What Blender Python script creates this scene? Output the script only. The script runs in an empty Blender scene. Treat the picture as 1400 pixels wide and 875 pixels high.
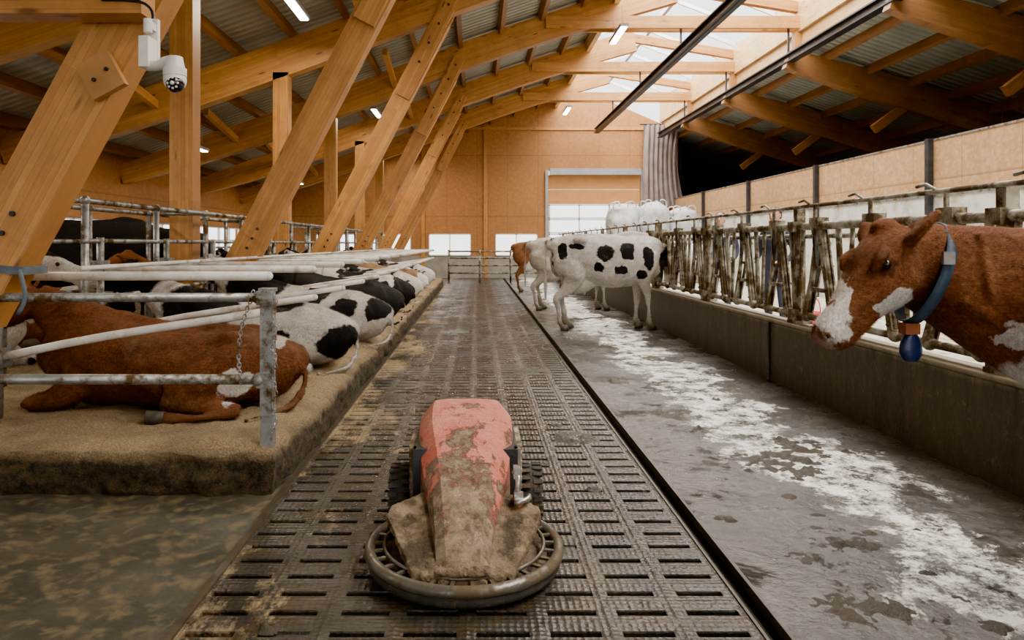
import bpy, math, random
import numpy as np
from mathutils import Vector, Matrix, noise, Euler
random.seed(4)
V=Vector
sc=bpy.context.scene
COL=sc.collection
# ------------------------------------------------------------ node helpers
def newmat(name):
    m=bpy.data.materials.new(name); m.use_nodes=True
    nt=m.node_tree; b=nt.nodes['Principled BSDF']
    return m,nt,b
def N(nt,t,**k):
    n=nt.nodes.new(t)
    for a,v in k.items(): setattr(n,a,v)
    return n
def link(nt,a,b): nt.links.new(a,b)
def coords(nt,scale=(1,1,1),attr=None,loc=(0,0,0)):
    mp=N(nt,'ShaderNodeMapping'); mp.inputs['Scale'].default_value=scale; mp.inputs['Location'].default_value=loc
    if attr:
        a=N(nt,'ShaderNodeAttribute'); a.attribute_name=attr; link(nt,a.outputs['Vector'],mp.inputs[0])
    else:
        a=N(nt,'ShaderNodeTexCoord'); link(nt,a.outputs['Object'],mp.inputs[0])
    return mp.outputs[0]
def noi(nt,vec,scale,detail=5,rough=.55,dist=0):
    n=N(nt,'ShaderNodeTexNoise'); n.inputs['Scale'].default_value=scale; n.inputs['Detail'].default_value=detail
    n.inputs['Roughness'].default_value=rough; n.inputs['Distortion'].default_value=dist
    if vec: link(nt,vec,n.inputs['Vector'])
    return n.outputs['Fac']
def rng(nt,val,a,b,c=0,d=1):
    n=N(nt,'ShaderNodeMapRange'); link(nt,val,n.inputs[0])
    for i,x in enumerate((a,b,c,d)): n.inputs[i+1].default_value=x
    return n.outputs[0]
def mixc(nt,f,a,b,mode='MIX'):
    n=N(nt,'ShaderNodeMix'); n.data_type='RGBA'; n.blend_type=mode
    def put(s,v):
        if isinstance(v,(tuple,list)): s.default_value=(*v[:3],1)
        elif isinstance(v,float) or isinstance(v,int): s.default_value=v
        else: link(nt,v,s)
    put(n.inputs[0],f); put(n.inputs[6],a); put(n.inputs[7],b)
    return n.outputs[2]
def mth(nt,op,a,b=None):
    n=N(nt,'ShaderNodeMath',operation=op)
    for i,x in enumerate((a,b)):
        if x is None: continue
        if isinstance(x,(int,float)): n.inputs[i].default_value=x
        else: link(nt,x,n.inputs[i])
    return n.outputs[0]
def bump(nt,b,h,strength=.3,dist=.02):
    n=N(nt,'ShaderNodeBump'); n.inputs['Strength'].default_value=strength; n.inputs['Distance'].default_value=dist
    link(nt,h,n.inputs['Height']); link(nt,n.outputs[0],b.inputs['Normal'])
def simple(name,c1,c2=None,scale=6,rough=.6,metal=0,bmp=.2,dirt=None,dirt_amt=.5,dscale=4,detail=6):
    m,nt,b=newmat(name); v=coords(nt)
    c2=c2 or tuple(x*.7 for x in c1)
    f=noi(nt,v,scale,detail)
    c=mixc(nt,rng(nt,f,.35,.65),c1,c2)
    if dirt:
        g=noi(nt,v,dscale,8,.65)
        t=1-dirt_amt
        g2=rng(nt,g,.25+.5*t-.05,.25+.5*t+.08)
        c=mixc(nt,g2,c,dirt)
        link(nt,rng(nt,g2,0,1,rough,.85),b.inputs['Roughness'])
    else: b.inputs['Roughness'].default_value=rough
    b.inputs['Metallic'].default_value=metal
    link(nt,c,b.inputs['Base Color'])
    if bmp: bump(nt,b,noi(nt,v,scale*6,4),bmp,.01)
    return m
def wood(name,c1,c2,c3,attr='grain'):
    m,nt,b=newmat(name)
    v=coords(nt,(1.2,14,14),attr)
    f=noi(nt,v,1.6,7,.7,.8)
    c=mixc(nt,rng(nt,f,.32,.68),c1,c2)
    a=N(nt,'ShaderNodeAttribute'); a.attribute_name=attr
    sx=N(nt,'ShaderNodeSeparateXYZ'); link(nt,a.outputs['Vector'],sx.inputs[0])
    k=mth(nt,'DIVIDE',sx.outputs[2],.045)
    fl=mth(nt,'FLOOR',k); fr=mth(nt,'FRACT',k)
    wn=N(nt,'ShaderNodeTexWhiteNoise',noise_dimensions='2D')
    cb=N(nt,'ShaderNodeCombineXYZ'); link(nt,fl,cb.inputs[0]); link(nt,mth(nt,'FLOOR',mth(nt,'DIVIDE',sx.outputs[0],1.7)),cb.inputs[1]); link(nt,cb.outputs[0],wn.inputs[0])
    c=mixc(nt,mth(nt,'MULTIPLY',wn.outputs[0],.65),c,c3)
    line=rng(nt,fr,0,.1,1,0)
    c=mixc(nt,mth(nt,'MULTIPLY',line,.6),c,tuple(x*.3 for x in c3))
    vo=N(nt,'ShaderNodeTexVoronoi'); vo.inputs['Scale'].default_value=1.0
    link(nt,coords(nt,(1.6,6,7),attr),vo.inputs['Vector'])
    kn=rng(nt,vo.outputs['Distance'],.06,.15,1,0)
    c=mixc(nt,mth(nt,'MULTIPLY',kn,.85),c,(.09,.03,.008))
    c=mixc(nt,rng(nt,noi(nt,coords(nt,(1,1,1),attr),1.3,7,.75),.45,.75,0,.6),c,tuple(x*.4 for x in c3))
    link(nt,c,b.inputs['Base Color']); b.inputs['Roughness'].default_value=.5
    bump(nt,b,f,.2,.01)
    return m
# ------------------------------------------------------------ mesh builder
def catmull(P,n):
    if n<=1 or len(P)<3: return [tuple(p) for p in P]
    out=[]
    L=len(P)
    for i in range(L-1):
        p0=P[max(i-1,0)];p1=P[i];p2=P[i+1];p3=P[min(i+2,L-1)]
        for k in range(n):
            t=k/n
            out.append(tuple(.5*((2*b)+(-a+c)*t+(2*a-5*b+4*c-d)*t*t+(-a+3*b-3*c+d)*t**3) for a,b,c,d in zip(p0,p1,p2,p3)))
    out.append(tuple(P[-1]))
    return out
class MB:
    def __init__(s): s.v=[];s.f=[];s.m=[];s.g=[];s.sm=[]
    def add(s,vs,fs,mi=0,g=None,smooth=False,M=None):
        o=len(s.v)
        for i,p in enumerate(vs):
            p=V(p)
            if M is not None: p=M@p
            s.v.append(p)
            s.g.append(tuple(g[i]) if g else tuple(p))
        for f in fs:
            s.f.append([o+i for i in f]); s.m.append(mi); s.sm.append(smooth)
    def box(s,c,sz,mi=0,rot=None,M=None):
        c=V(c);hx,hy,hz=[x/2 for x in sz]
        vs=[V((x,y,z)) for z in(-hz,hz) for y in(-hy,hy) for x in(-hx,hx)]
        loc=[tuple(p) for p in vs]
        L=max(range(3),key=lambda i:sz[i])
        if L==0: g=[(p[0],p[1],p[2]) for p in loc]
        elif L==1: g=[(p[1],p[0],p[2]) for p in loc]
        else: g=[(p[2],p[1],p[0]) for p in loc]
        r1=random.random()*9; g=[(a+r1,b,d+r1) for a,b,d in g]
        if rot is not None:
            R=Euler(rot).to_matrix(); vs=[R@p for p in vs]
        vs=[p+c for p in vs]
        s.add(vs,[(0,2,3,1),(4,5,7,6),(0,1,5,4),(2,6,7,3),(0,4,6,2),(1,3,7,5)],mi,g,M=M)
    def bb(s,a,b,mi=0):
        s.box([(x+y)/2 for x,y in zip(a,b)],[abs(y-x) for x,y in zip(a,b)],mi)
    def beam(s,pts,w,d,side=(0,1,0),mi=0):
        side=V(side).normalized(); P=[V(p[:3]) for p in pts]; D=[p[3] if len(p)>3 else d for p in pts]
        vs=[];g=[];L=0;r1=random.random()*20
        for i,p in enumerate(P):
            t=(P[min(i+1,len(P)-1)]-P[max(i-1,0)]).normalized()
            h=t.cross(side).normalized()
            if h.z<0: h=-h
            if i: L+=(p-P[i-1]).length
            for a,b in((-1,-1),(1,-1),(1,1),(-1,1)):
                vs.append(p+side*a*w/2+h*b*D[i]/2); g.append((L+r1,a*w/2,b*D[i]/2+r1))
        fs=[]
        for i in range(len(P)-1):
            for k in range(4):
                fs.append((i*4+k,i*4+(k+1)%4,i*4+4+(k+1)%4,i*4+4+k))
        fs.append((3,2,1,0)); e=(len(P)-1)*4; fs.append((e,e+1,e+2,e+3))
        s.add(vs,fs,mi,g)
    def loft(s,pts,side=(0,1,0),n=16,sub=3,mi=0,smooth=True,sup=1.0):
        Q=catmull(pts,sub); P=[V(q[:3]) for q in Q]; side0=V(side).normalized()
        vs=[]
        for i,p in enumerate(P):
            t=(P[min(i+1,len(P)-1)]-P[max(i-1,0)])
            if t.length<1e-6: t=V((0,0,1))
            t.normalize()
            h=t.cross(side0)
            if h.length<1e-4: h=V((0,0,1)).cross(t)
            h.normalize(); sd=h.cross(t).normalized()
            if sd.dot(side0)<0: sd=-sd
            w,hh=max(Q[i][3],.002),max(Q[i][4],.002)
            for k in range(n):
                a=2*math.pi*k/n; ca,sa=math.cos(a),math.sin(a)
                ca=math.copysign(abs(ca)**sup,ca); sa=math.copysign(abs(sa)**sup,sa)
                vs.append(p+sd*w*ca+h*hh*sa)
        L=len(P);fs=[]
        for i in range(L-1):
            for k in range(n): fs.append((i*n+k,i*n+(k+1)%n,i*n+n+(k+1)%n,i*n+n+k))
        vs.append(P[0]);vs.append(P[-1]);a=L*n;b=a+1;e=(L-1)*n
        for k in range(n):
            fs.append((a,(k+1)%n,k)); fs.append((b,e+k,e+(k+1)%n))
        s.add(vs,fs,mi,None,smooth)
    def tube(s,pts,r,n=10,mi=0,sub=1):
        P=[V(p) for p in pts]
        d=(P[-1]-P[0]).normalized()
        side=V((0,0,1)) if abs(d.z)<.8 else V((0,1,0))
        side=(side-d*side.dot(d)).normalized()
        s.loft([(*p,r,r) for p in P],side,n,sub,mi)
    def sph(s,c,r,mi=0,seg=14,M=None):
        if isinstance(r,(int,float)): r=(r,r,r)
        vs=[];fs=[];R=seg//2
        for i in range(R+1):
            th=math.pi*i/R
            for k in range(seg):
                a=2*math.pi*k/seg
                vs.append(V((c[0]+r[0]*math.sin(th)*math.cos(a),c[1]+r[1]*math.sin(th)*math.sin(a),c[2]+r[2]*math.cos(th))))
        for i in range(R):
            for k in range(seg):
                fs.append((i*seg+k,(i+1)*seg+k,(i+1)*seg+(k+1)%seg,i*seg+(k+1)%seg))
        s.add(vs,fs,mi,None,True,M)
    def cyl(s,a,b,r,mi=0,n=16,r2=None):
        a=V(a);b=V(b);t=(b-a).normalized(); u=t.orthogonal().normalized(); w=t.cross(u)
        r2=r if r2 is None else r2
        vs=[a+(u*math.cos(2*math.pi*k/n)+w*math.sin(2*math.pi*k/n))*r for k in range(n)]
        vs+=[b+(u*math.cos(2*math.pi*k/n)+w*math.sin(2*math.pi*k/n))*r2 for k in range(n)]
        o=[(k,(k+1)%n,n+(k+1)%n,n+k) for k in range(n)]
        s.add(vs,o,mi,None,True)
        s.add(vs,[tuple(reversed(range(n))),tuple(range(n,2*n))],mi,None,False)
    def torus(s,c,R,r,mi=0,M=None,n=48,k=10,sy=1):
        vs=[];fs=[]
        for i in range(n):
            a=2*math.pi*i/n
            for j in range(k):
                b=2*math.pi*j/k
                vs.append(V(((R+r*math.cos(b))*math.cos(a),(R+r*math.cos(b))*math.sin(a)*sy,r*math.sin(b))))
        if M is None: M=Matrix.Translation(V(c))
        for i in range(n):
            for j in range(k):
                fs.append((i*k+j,((i+1)%n)*k+j,((i+1)%n)*k+(j+1)%k,i*k+(j+1)%k))
        s.add(vs,fs,mi,None,True,M)
    def obj(s,name,mats,parent=None,loc=None):
        me=bpy.data.meshes.new(name)
        me.from_pydata([tuple(p) for p in s.v],[],s.f)
        for m in mats: me.materials.append(m)
        me.polygons.foreach_set('material_index',s.m); me.polygons.foreach_set('use_smooth',s.sm)
        at=me.attributes.new('grain','FLOAT_VECTOR','POINT')
        at.data.foreach_set('vector',[x for g in s.g for x in g])
        me.update()
        o=bpy.data.objects.new(name,me); COL.objects.link(o)
        if parent: o.parent=parent
        if loc: o.location=loc
        return o
def empty(name,loc=(0,0,0),rz=0):
    e=bpy.data.objects.new(name,None); COL.objects.link(e); e.location=loc; e.rotation_euler=(0,0,rz); e.empty_display_size=.2
    return e
# ------------------------------------------------------------ materials
W_light=wood('glulam_spruce',(.66,.34,.09),(.50,.225,.05),(.40,.16,.03))
W_dark=wood('purlin_and_dim_beam_wood',(.32,.145,.042),(.24,.10,.028),(.20,.08,.02))
W_pale=wood('pale_timber',(.80,.56,.28),(.72,.46,.2),(.62,.37,.14))
galv=simple('galvanised_steel',(.40,.41,.40),(.24,.25,.24),9,.42,.75,.15,dirt=(.13,.085,.04),dirt_amt=.45,dscale=7)
galv_clean=simple('grey_steel',(.36,.37,.37),(.30,.31,.31),3,.45,.3,.05)
galv_dirty=simple('dirty_galvanised',(.40,.38,.31),(.22,.19,.13),8,.5,.35,.3,dirt=(.09,.06,.025),dirt_amt=.54,dscale=6)
dark_steel=simple('dark_steel',(.05,.055,.06),(.03,.03,.035),8,.45,.6)
white_pl=simple('white_plastic',(.82,.82,.80),(.68,.67,.63),7,.35,0,.05)
white_dirty=simple('white_tube',(.80,.79,.75),(.60,.57,.50),7,.4,0,.05,dirt=(.36,.28,.18),dirt_amt=.34,dscale=5)
black_rub=simple('black_rubber',(.018,.017,.016),(.04,.033,.024),20,.75,0,.5,dirt=(.09,.06,.03),dirt_amt=.35,dscale=12)
glassy=simple('dark_lens',(.01,.01,.012),(.015,.015,.02),4,.08,0,0)
def osb(name,c1,c2,seam='Y'):
    m,nt,b=newmat(name); v=coords(nt)
    vo=N(nt,'ShaderNodeTexVoronoi'); vo.inputs['Scale'].default_value=16; link(nt,v,vo.inputs['Vector'])
    f=rng(nt,noi(nt,v,7,9,.8),.38,.62)
    bw=N(nt,'ShaderNodeRGBToBW'); link(nt,vo.outputs['Color'],bw.inputs[0])
    c=mixc(nt,mth(nt,'MULTIPLY',bw.outputs[0],.9),c1,c2); c=mixc(nt,mth(nt,'MULTIPLY',f,.7),c,tuple(x*.85 for x in c2))
    c=mixc(nt,rng(nt,noi(nt,v,.5,3),.35,.75,0,.45),c,tuple(x*.6 for x in c2))
    sx=N(nt,'ShaderNodeSeparateXYZ'); link(nt,v,sx.inputs[0])
    for ax,per in ((0 if seam=='X' else 1,1.25),(2,2.5)):
        fr=mth(nt,'FRACT',mth(nt,'DIVIDE',sx.outputs[ax],per))
        c=mixc(nt,rng(nt,fr,0,.022,.6,0),c,(.10,.045,.015))
    link(nt,c,b.inputs['Base Color']); b.inputs['Roughness'].default_value=.65
    return m
OSBend=osb('osb_end_wall',(.52,.25,.070),(.37,.15,.036),'X')
OSBside=osb('osb_board',(.66,.43,.22),(.42,.22,.085),'Y')
def mk_right_floor():
    m,nt,b=newmat('wet_concrete_with_lime'); v=coords(nt)
    sx=N(nt,'ShaderNodeSeparateXYZ'); link(nt,v,sx.inputs[0])
    f=noi(nt,v,2.3,8,.65); f2=noi(nt,v,14,6,.6)
    c=mixc(nt,rng(nt,f,.35,.65),(.034,.032,.029),(.095,.087,.075))
    c=mixc(nt,rng(nt,f2,.45,.7,0,.6),c,(.028,.022,.014))
    l1=noi(nt,coords(nt,(1,.8,1)),1.3,12,.76,.25)
    cx=mth(nt,'ABSOLUTE',mth(nt,'SUBTRACT',sx.outputs[0],2.10))
    band=rng(nt,cx,.05,.85,.155,-.15)
    l=mth(nt,'ADD',l1,band)
    lm=rng(nt,l,.535,.575)
    brk=rng(nt,noi(nt,v,5,12,.85),.44,.53)
    lm=mth(nt,'MULTIPLY',lm,brk)
    grit=rng(nt,noi(nt,v,40,6,.8),.35,.55,.70,1)
    lm=mth(nt,'MULTIPLY',lm,grit)
    c=mixc(nt,lm,c,(.95,.92,.85))
    mn=rng(nt,noi(nt,coords(nt,(1,1,1),loc=(4,7,1)),1.7,12,.8,.3),.56,.64)
    c=mixc(nt,mth(nt,'MULTIPLY',mn,.85),c,(.026,.017,.007))
    sp=rng(nt,noi(nt,coords(nt,(1,1,1),loc=(1,3,1)),22,6,.75),.60,.68)
    c=mixc(nt,mth(nt,'MULTIPLY',sp,.8),c,(.03,.02,.009))
    near=rng(nt,sx.outputs[0],2.5,3.05,0,.75)
    c=mixc(nt,near,c,(.034,.025,.014))
    link(nt,c,b.inputs['Base Color'])
    r=rng(nt,noi(nt,coords(nt,(1,1,1),loc=(9,2,1)),1.7,7,.7),.42,.62,.10,.46)
    r=mth(nt,'ADD',r,mth(nt,'MULTIPLY',lm,.4)); link(nt,r,b.inputs['Roughness'])
    bump(nt,b,mth(nt,'ADD',mth(nt,'ADD',mth(nt,'MULTIPLY',f2,1.4),mn),mth(nt,'ADD',mth(nt,'MULTIPLY',lm,.4),mth(nt,'MULTIPLY',noi(nt,v,60,4,.7),.5))),.6,.014)
    return m
FloorR=mk_right_floor()
def mk_slat():
    m,nt,b=newmat('slatted_rubber_mat'); v=coords(nt)
    f=noi(nt,v,2.0,8,.65); f2=noi(nt,v,22,6,.6)
    c=mixc(nt,rng(nt,f,.35,.65),(.019,.018,.015),(.060,.054,.043))
    c=mixc(nt,rng(nt,noi(nt,v,5,9,.78),.48,.66,0,.85),c,(.058,.037,.014))
    sx=N(nt,'ShaderNodeSeparateXYZ'); link(nt,v,sx.inputs[0])
    edge=rng(nt,sx.outputs[0],-1.1,-.3,.13,-.05)
    sd=rng(nt,mth(nt,'ADD',edge,noi(nt,coords(nt,(1,.6,1),loc=(3.3,1,0)),1.1,12,.78)),.575,.66,0,.9)
    c=mixc(nt,sd,c,(.34,.25,.135))
    link(nt,c,b.inputs['Base Color'])
    link(nt,rng(nt,noi(nt,v,1.8,6,.65),.38,.62,.09,.42),b.inputs['Roughness'])
    vo=N(nt,'ShaderNodeTexVoronoi',feature='F1'); vo.inputs['Scale'].default_value=38; vo.inputs['Randomness'].default_value=.15; link(nt,v,vo.inputs['Vector'])
    bump(nt,b,mth(nt,'ADD',mth(nt,'ADD',mth(nt,'MULTIPLY',f2,.8),mth(nt,'MULTIPLY',noi(nt,v,6,8,.7),1.5)),vo.outputs['Distance']),.55,.012)
    return m
Slat=mk_slat()
FloorL=simple('dark_dirty_concrete',(.032,.030,.021),(.056,.049,.031),3,.6,0,.5,dirt=(.11,.08,.037),dirt_amt=.42,dscale=9)
def mk_curb():
    m,nt,b=newmat('stained_kerb_concrete'); v=coords(nt)
    s=noi(nt,coords(nt,(1,5,.7)),1.6,8,.7)
    c=mixc(nt,rng(nt,s,.3,.7),(.020,.014,.006),(.068,.049,.022))
    sx=N(nt,'ShaderNodeSeparateXYZ'); link(nt,v,sx.inputs[0])
    sp=rng(nt,noi(nt,v,11,8,.8),.56,.68)
    c=mixc(nt,mth(nt,'MULTIPLY',sp,.6),c,(.22,.17,.10))
    fr=mth(nt,'FRACT',mth(nt,'DIVIDE',sx.outputs[1],2.4))
    c=mixc(nt,rng(nt,fr,0,.01,.8,0),c,(.01,.008,.005))
    top=rng(nt,mth(nt,'ADD',sx.outputs[2],mth(nt,'MULTIPLY',s,.15)),.64,.70)
    c=mixc(nt,mth(nt,'MULTIPLY',top,.7),c,(.24,.20,.13))
    link(nt,c,b.inputs['Base Color']); b.inputs['Roughness'].default_value=.55
    bump(nt,b,noi(nt,v,14,8,.7),.6,.02)
    return m
Curb=mk_curb()
def mk_bed():
    m,nt,b=newmat('sawdust_bedding'); v=coords(nt)
    f=noi(nt,v,3,6); f2=noi(nt,v,90,4,.7)
    c=mixc(nt,rng(nt,f2,.3,.7),(.23,.14,.06),(.68,.51,.28))
    c=mixc(nt,rng(nt,f,.46,.68,0,.6),c,(.17,.105,.045))
    sx=N(nt,'ShaderNodeSeparateXYZ'); link(nt,v,sx.inputs[0])
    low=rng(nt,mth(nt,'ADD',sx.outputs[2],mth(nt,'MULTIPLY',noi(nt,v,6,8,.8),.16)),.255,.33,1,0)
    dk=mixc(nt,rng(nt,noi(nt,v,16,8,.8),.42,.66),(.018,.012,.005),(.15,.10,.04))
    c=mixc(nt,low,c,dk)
    link(nt,c,b.inputs['Base Color']); b.inputs['Roughness'].default_value=.9
    bump(nt,b,mth(nt,'ADD',f2,noi(nt,v,18,6,.7)),1.0,.04)
    return m
Bed=mk_bed()
def mk_roof(name,a_,b_):
    m,nt,b=newmat(name); v=coords(nt)
    sx=N(nt,'ShaderNodeSeparateXYZ'); link(nt,v,sx.inputs[0])
    w=mth(nt,'SINE',mth(nt,'MULTIPLY',sx.outputs[1],31.4))
    c=mixc(nt,rng(nt,noi(nt,v,1.2,4),.3,.7),a_,b_)
    c=mixc(nt,rng(nt,w,.4,.9,0,.5),c,tuple(x*.6 for x in b_))
    link(nt,c,b.inputs['Base Color']); b.inputs['Roughness'].default_value=.45; b.inputs['Metallic'].default_value=.1
    bump(nt,b,w,.6,.03)
    return m
Roof=mk_roof('corrugated_roof_sheet',(.42,.44,.37),(.28,.29,.24))
whitewall=simple('white_panel',(.66,.66,.62),(.50,.50,.46),2,.5,0,.05,dirt=(.36,.32,.24),dirt_amt=.42,dscale=2)
greyconc=simple('grey_concrete_wall',(.36,.34,.30),(.25,.23,.2),3,.8)
feedconc=simple('feed_table_concrete',(.66,.64,.58),(.48,.45,.39),3,.45,0,.1,dirt=(.34,.26,.13),dirt_amt=.42,dscale=4)
unlit_dark=simple('unlit_hall_and_pit',(.035,.03,.024),(.02,.017,.014),2,.9)  # near-black colour carries the darkness of right hall, pit and channel
snow=simple('pale_yard_ground',(.75,.77,.78),(.6,.62,.62),1,.8)
YS=-12.0
# ------------------------------------------------------------ floor
WY=28.0
def slatted():
    b=MB(); x0,x1=-1.09,1.02; ncol=8; px=(x1-x0)/ncol; py=.142; y=-.6
    while y<WY-.01:
        for c in range(ncol):
            ax=x0+c*px; bx=ax+px; ay=y; by=y+py
            j=random.uniform(-.008,.008)
            l=ax+.032+j+random.uniform(0,.012); r=bx-.032+j-random.uniform(0,.012)
            lo=ay+.052; hi=by-.052
            zt=-.1
            if random.random()<.08: zt=-.012
            b.add([(ax,ay,0),(bx,ay,0),(bx,by,0),(ax,by,0),(l,lo,-.004),(r,lo,-.004),(r,hi,-.004),(l,hi,-.004),(l,lo,zt),(r,lo,zt),(r,hi,zt),(l,hi,zt)],
              [(0,1,5,4),(1,2,6,5),(2,3,7,6),(3,0,4,7),(4,5,9,8),(5,6,10,9),(6,7,11,10),(7,4,8,11)]+([(8,9,10,11)] if zt>-.05 else []))
        y+=py
    b.bb((x0,-.6,-.3),(x1,WY,-.22),1)
    b.obj('slatted_alley_floor',[Slat,unlit_dark])
slatted()
b=MB(); b.bb((1.12,YS,-.2),(3.0,WY,0)); b.obj('floor_feed_walkway',[FloorR])
b=MB(); b.bb((-8.3,YS,-.2),(-1.09,WY,-.005)); b.obj('floor_left',[FloorL])
b=MB(); b.bb((-1.09,YS,-.2),(1.12,-.6,-.0)); b.obj('floor_rear',[FloorL])
b=MB(); b.bb((1.02,-.6,-.3),(1.12,WY,-.05)); 
b.bb((1.02,-.6,-.05),(1.032,WY,.006),1); b.bb((1.105,-.6,-.05),(1.12,WY,.012),1)
b.bb((-1.11,-.6,-.01),(-1.075,WY,.012),1)
b.obj('floor_channel_edge',[unlit_dark,simple('muddy_edge',(.06,.045,.025),(.03,.022,.012),9,.5)])
b=MB(); b.bb((3.18,YS,-.2),(8.0,WY,.15)); b.obj('floor_feed_table',[feedconc])
b=MB(); b.bb((8.0,YS,-.2),(18,34,0)); b.obj('floor_right_hall',[unlit_dark])
b=MB(); b.bb((-60,-40,-.5),(60,90,-.35)); b.obj('ground',[snow])
b=MB(); b.bb((3.0,YS,-.1),(3.18,26,.60)); b.bb((2.985,YS,.60),(3.2,26,.635))
b.bb((2.975,6.98,0),(3.0,7.05,.6))
o=b.obj('feed_kerb',[Curb]); bv=o.modifiers.new('bevel','BEVEL'); bv.width=.012; bv.segments=2
# ------------------------------------------------------------ bedding platform
def bedplat(name,xa,xb,ya,yb,zt=.27):
    b=MB(); st=.06
    xs=[xa+i*(xb-xa)/int((xb-xa)/st) for i in range(int((xb-xa)/st)+1)]
    ys=[]; y=ya
    while y<yb: ys.append(y); y+=st*(1 if y<10 else 2.2)
    ys.append(yb)
    def top(x,y):
        ex=min(xb-x,y-ya); e=max(0,1-ex/.14)
        p=V((x*2.2,y*2.2,0))
        z=zt+.030*noise.noise(p)+.026*noise.noise(p*4)+.016*noise.noise(p*11)
        z-=.05*e*e
        jx=.045*noise.noise(V((x*5,y*5,3)))*(1 if e>0 else .3)
        return (x+jx,y+.045*noise.noise(V((x*5,y*5,9))),z)
    nx=len(xs);ny=len(ys)
    vs=[top(x,y) for y in ys for x in xs]
    fs=[(j*nx+i,j*nx+i+1,(j+1)*nx+i+1,(j+1)*nx+i) for j in range(ny-1) for i in range(nx-1)]
    b.add(vs,fs,0,None,True)
    K=7
    def skirt(edge,out,ci):
        vs=[]
        for n_,p in enumerate(edge):
            for k in range(K+1):
                t=k/K; q=V(p); z=q.z*(1-t)-.01*t
                nn=noise.noise(V((q.x*6,q.y*6,z*9)))*.035+noise.noise(V((q.x*17,q.y*17,z*17)))*.02
                amt=(.02*math.sin(t*math.pi)+nn*(0 if k==0 else 1))
                ox,oy=(.7,-.7) if n_==ci else out
                vs.append((q.x+ox*amt,q.y+oy*amt,z))
        fs=[(i*(K+1)+k,i*(K+1)+k+1,(i+1)*(K+1)+k+1,(i+1)*(K+1)+k) for i in range(len(edge)-1) for k in range(K)]
        b.add(vs,fs,0,None,True)
    skirt([vs[j*nx+nx-1] for j in range(ny)],(1,0),0)
    skirt([vs[i] for i in range(nx)],(0,-1),nx-1)
    b.bb((xa,yb-.02,0),(xb-.05,yb,zt-.03))
    b.bb((xa,ya+.06,0),(xa+.02,yb,zt-.03))
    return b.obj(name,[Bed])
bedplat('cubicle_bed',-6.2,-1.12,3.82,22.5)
# ------------------------------------------------------------ walls
def polyprism(b,pts,y0,y1,mi=0):
    n=len(pts)
    vs=[(x,y0,z) for x,z in pts]+[(x,y1,z) for x,z in pts]
    fs=[tuple(range(n)),tuple(reversed(range(n,2*n)))]+[(i,n+i,n+(i+1)%n,(i+1)%n) for i in range(n)]
    b.add(vs,fs,mi)
bc=lambda X:3.0+.335*(X+8.3)
rt=lambda X:bc(X)+.52
rr=lambda X:5.62-.33*(X-7.5)
b=MB()
y0,y1=WY,WY+.2
for xa,xb in((-8.5,-6.6),(-5.0,-4.3),(-2.7,-1.98),(-.24,.75),(2.49,2.94)): b.bb((xa,y0,.9),(xb,y1,1.8))
b.bb((-8.5,y0,1.8),(2.94,y1,3.4)); b.bb((6.7,y0,0),(8.25,y1,3.4))
polyprism(b,[(-8.5,3.4),(2.94,3.4),(2.94,4.4),(6.7,4.4),(6.7,3.4),(8.25,3.4),(8.25,6.1),(7.6,6.3),(4.6,7.6),(3.6,rt(3.6)),(-8.5,rt(-8.5))],y0,y1)
b.bb((-8.5,y0,-.2),(2.94,y1,.9),1)
b.obj('wall_end',[OSBend,greyconc])
b=MB()
b.box((2.86,WY-.05,2.2),(.12,.1,4.4),0); b.box((6.78,WY-.05,2.2),(.12,.1,4.4),0)
b.bb((-8.3,WY-.06,6.05),(7.5,WY,6.17),1)
for x in(-6,-2.2,.35): b.bb((x-.07,WY-.08,.0),(x+.07,WY,rt(x)-.2),1)
b.obj('trim_end_wall',[galv_clean,W_light])
b=MB()
for k in range(7):
    z=.02+k*.6
    if k>=5: b.bb((2.95,WY+.06,z),(6.69,WY+.1,z+.59),1)
    elif k in(2,3,4):
        b.bb((2.95,WY+.06,z),(6.69,WY+.1,z+.05),0); b.bb((2.95,WY+.06,z+.54),(6.69,WY+.1,z+.59),0)
        for q in range(4):
            xx=2.95+q*(3.74-.06)/3; b.bb((xx,WY+.06,z),(xx+.06,WY+.1,z+.59),0)
    else: b.bb((2.95,WY+.06,z),(6.69,WY+.1,z+.59),0)
b.box((4.82,WY-.14,4.33),(3.70,.25,.26),2)
b.obj('door_1',[white_pl,simple('tan_door_panel',(.62,.30,.09),(.55,.26,.07),3),galv_clean])
for i,(xa,xb) in enumerate(((-6.6,-5.0),(-4.3,-2.7),(-1.98,-.24),(.75,2.49))):
    b=MB()
    for z in(.9,1.76): b.bb((xa,WY-.03,z),(xb,WY+.05,z+.04))
    for x in(xa,(xa+xb)/2-.02,xb-.04): b.bb((x,WY-.03,.9),(x+.04,WY+.05,1.8))
    b.obj(f'window_{i+1}',[white_pl])
b=MB(); X=-8.3
b.bb((X-.2,YS,-.2),(X,WY+.2,1.05),1)
b.bb((X-.2,YS,1.95),(X,WY+.2,3.5),0)
y=YS
while y<WY: b.bb((X-.2,y,1.05),(X,y+.25,1.95),0); y+=4
b.obj('wall_left',[OSBend,greyconc])
i=5
y=YS
while y<WY:
    b=MB(); ya,yb=y+.25,min(y+4,WY+.1)
    for z in(1.05,1.48,1.9): b.bb((X-.1,ya,z),(X-.04,yb,z+.05))
    for k in range(5):
        yy=ya+(yb-ya-.05)*k/4; b.bb((X-.1,yy,1.05),(X-.04,yy+.05,1.95))
    b.obj(f'window_{i}',[white_pl]); i+=1; y+=4
b=MB(); b.bb((8.0,YS,2.26),(8.06,WY,3.2),0); b.bb((8.0,YS,.1),(8.05,WY,2.26),1)
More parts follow.
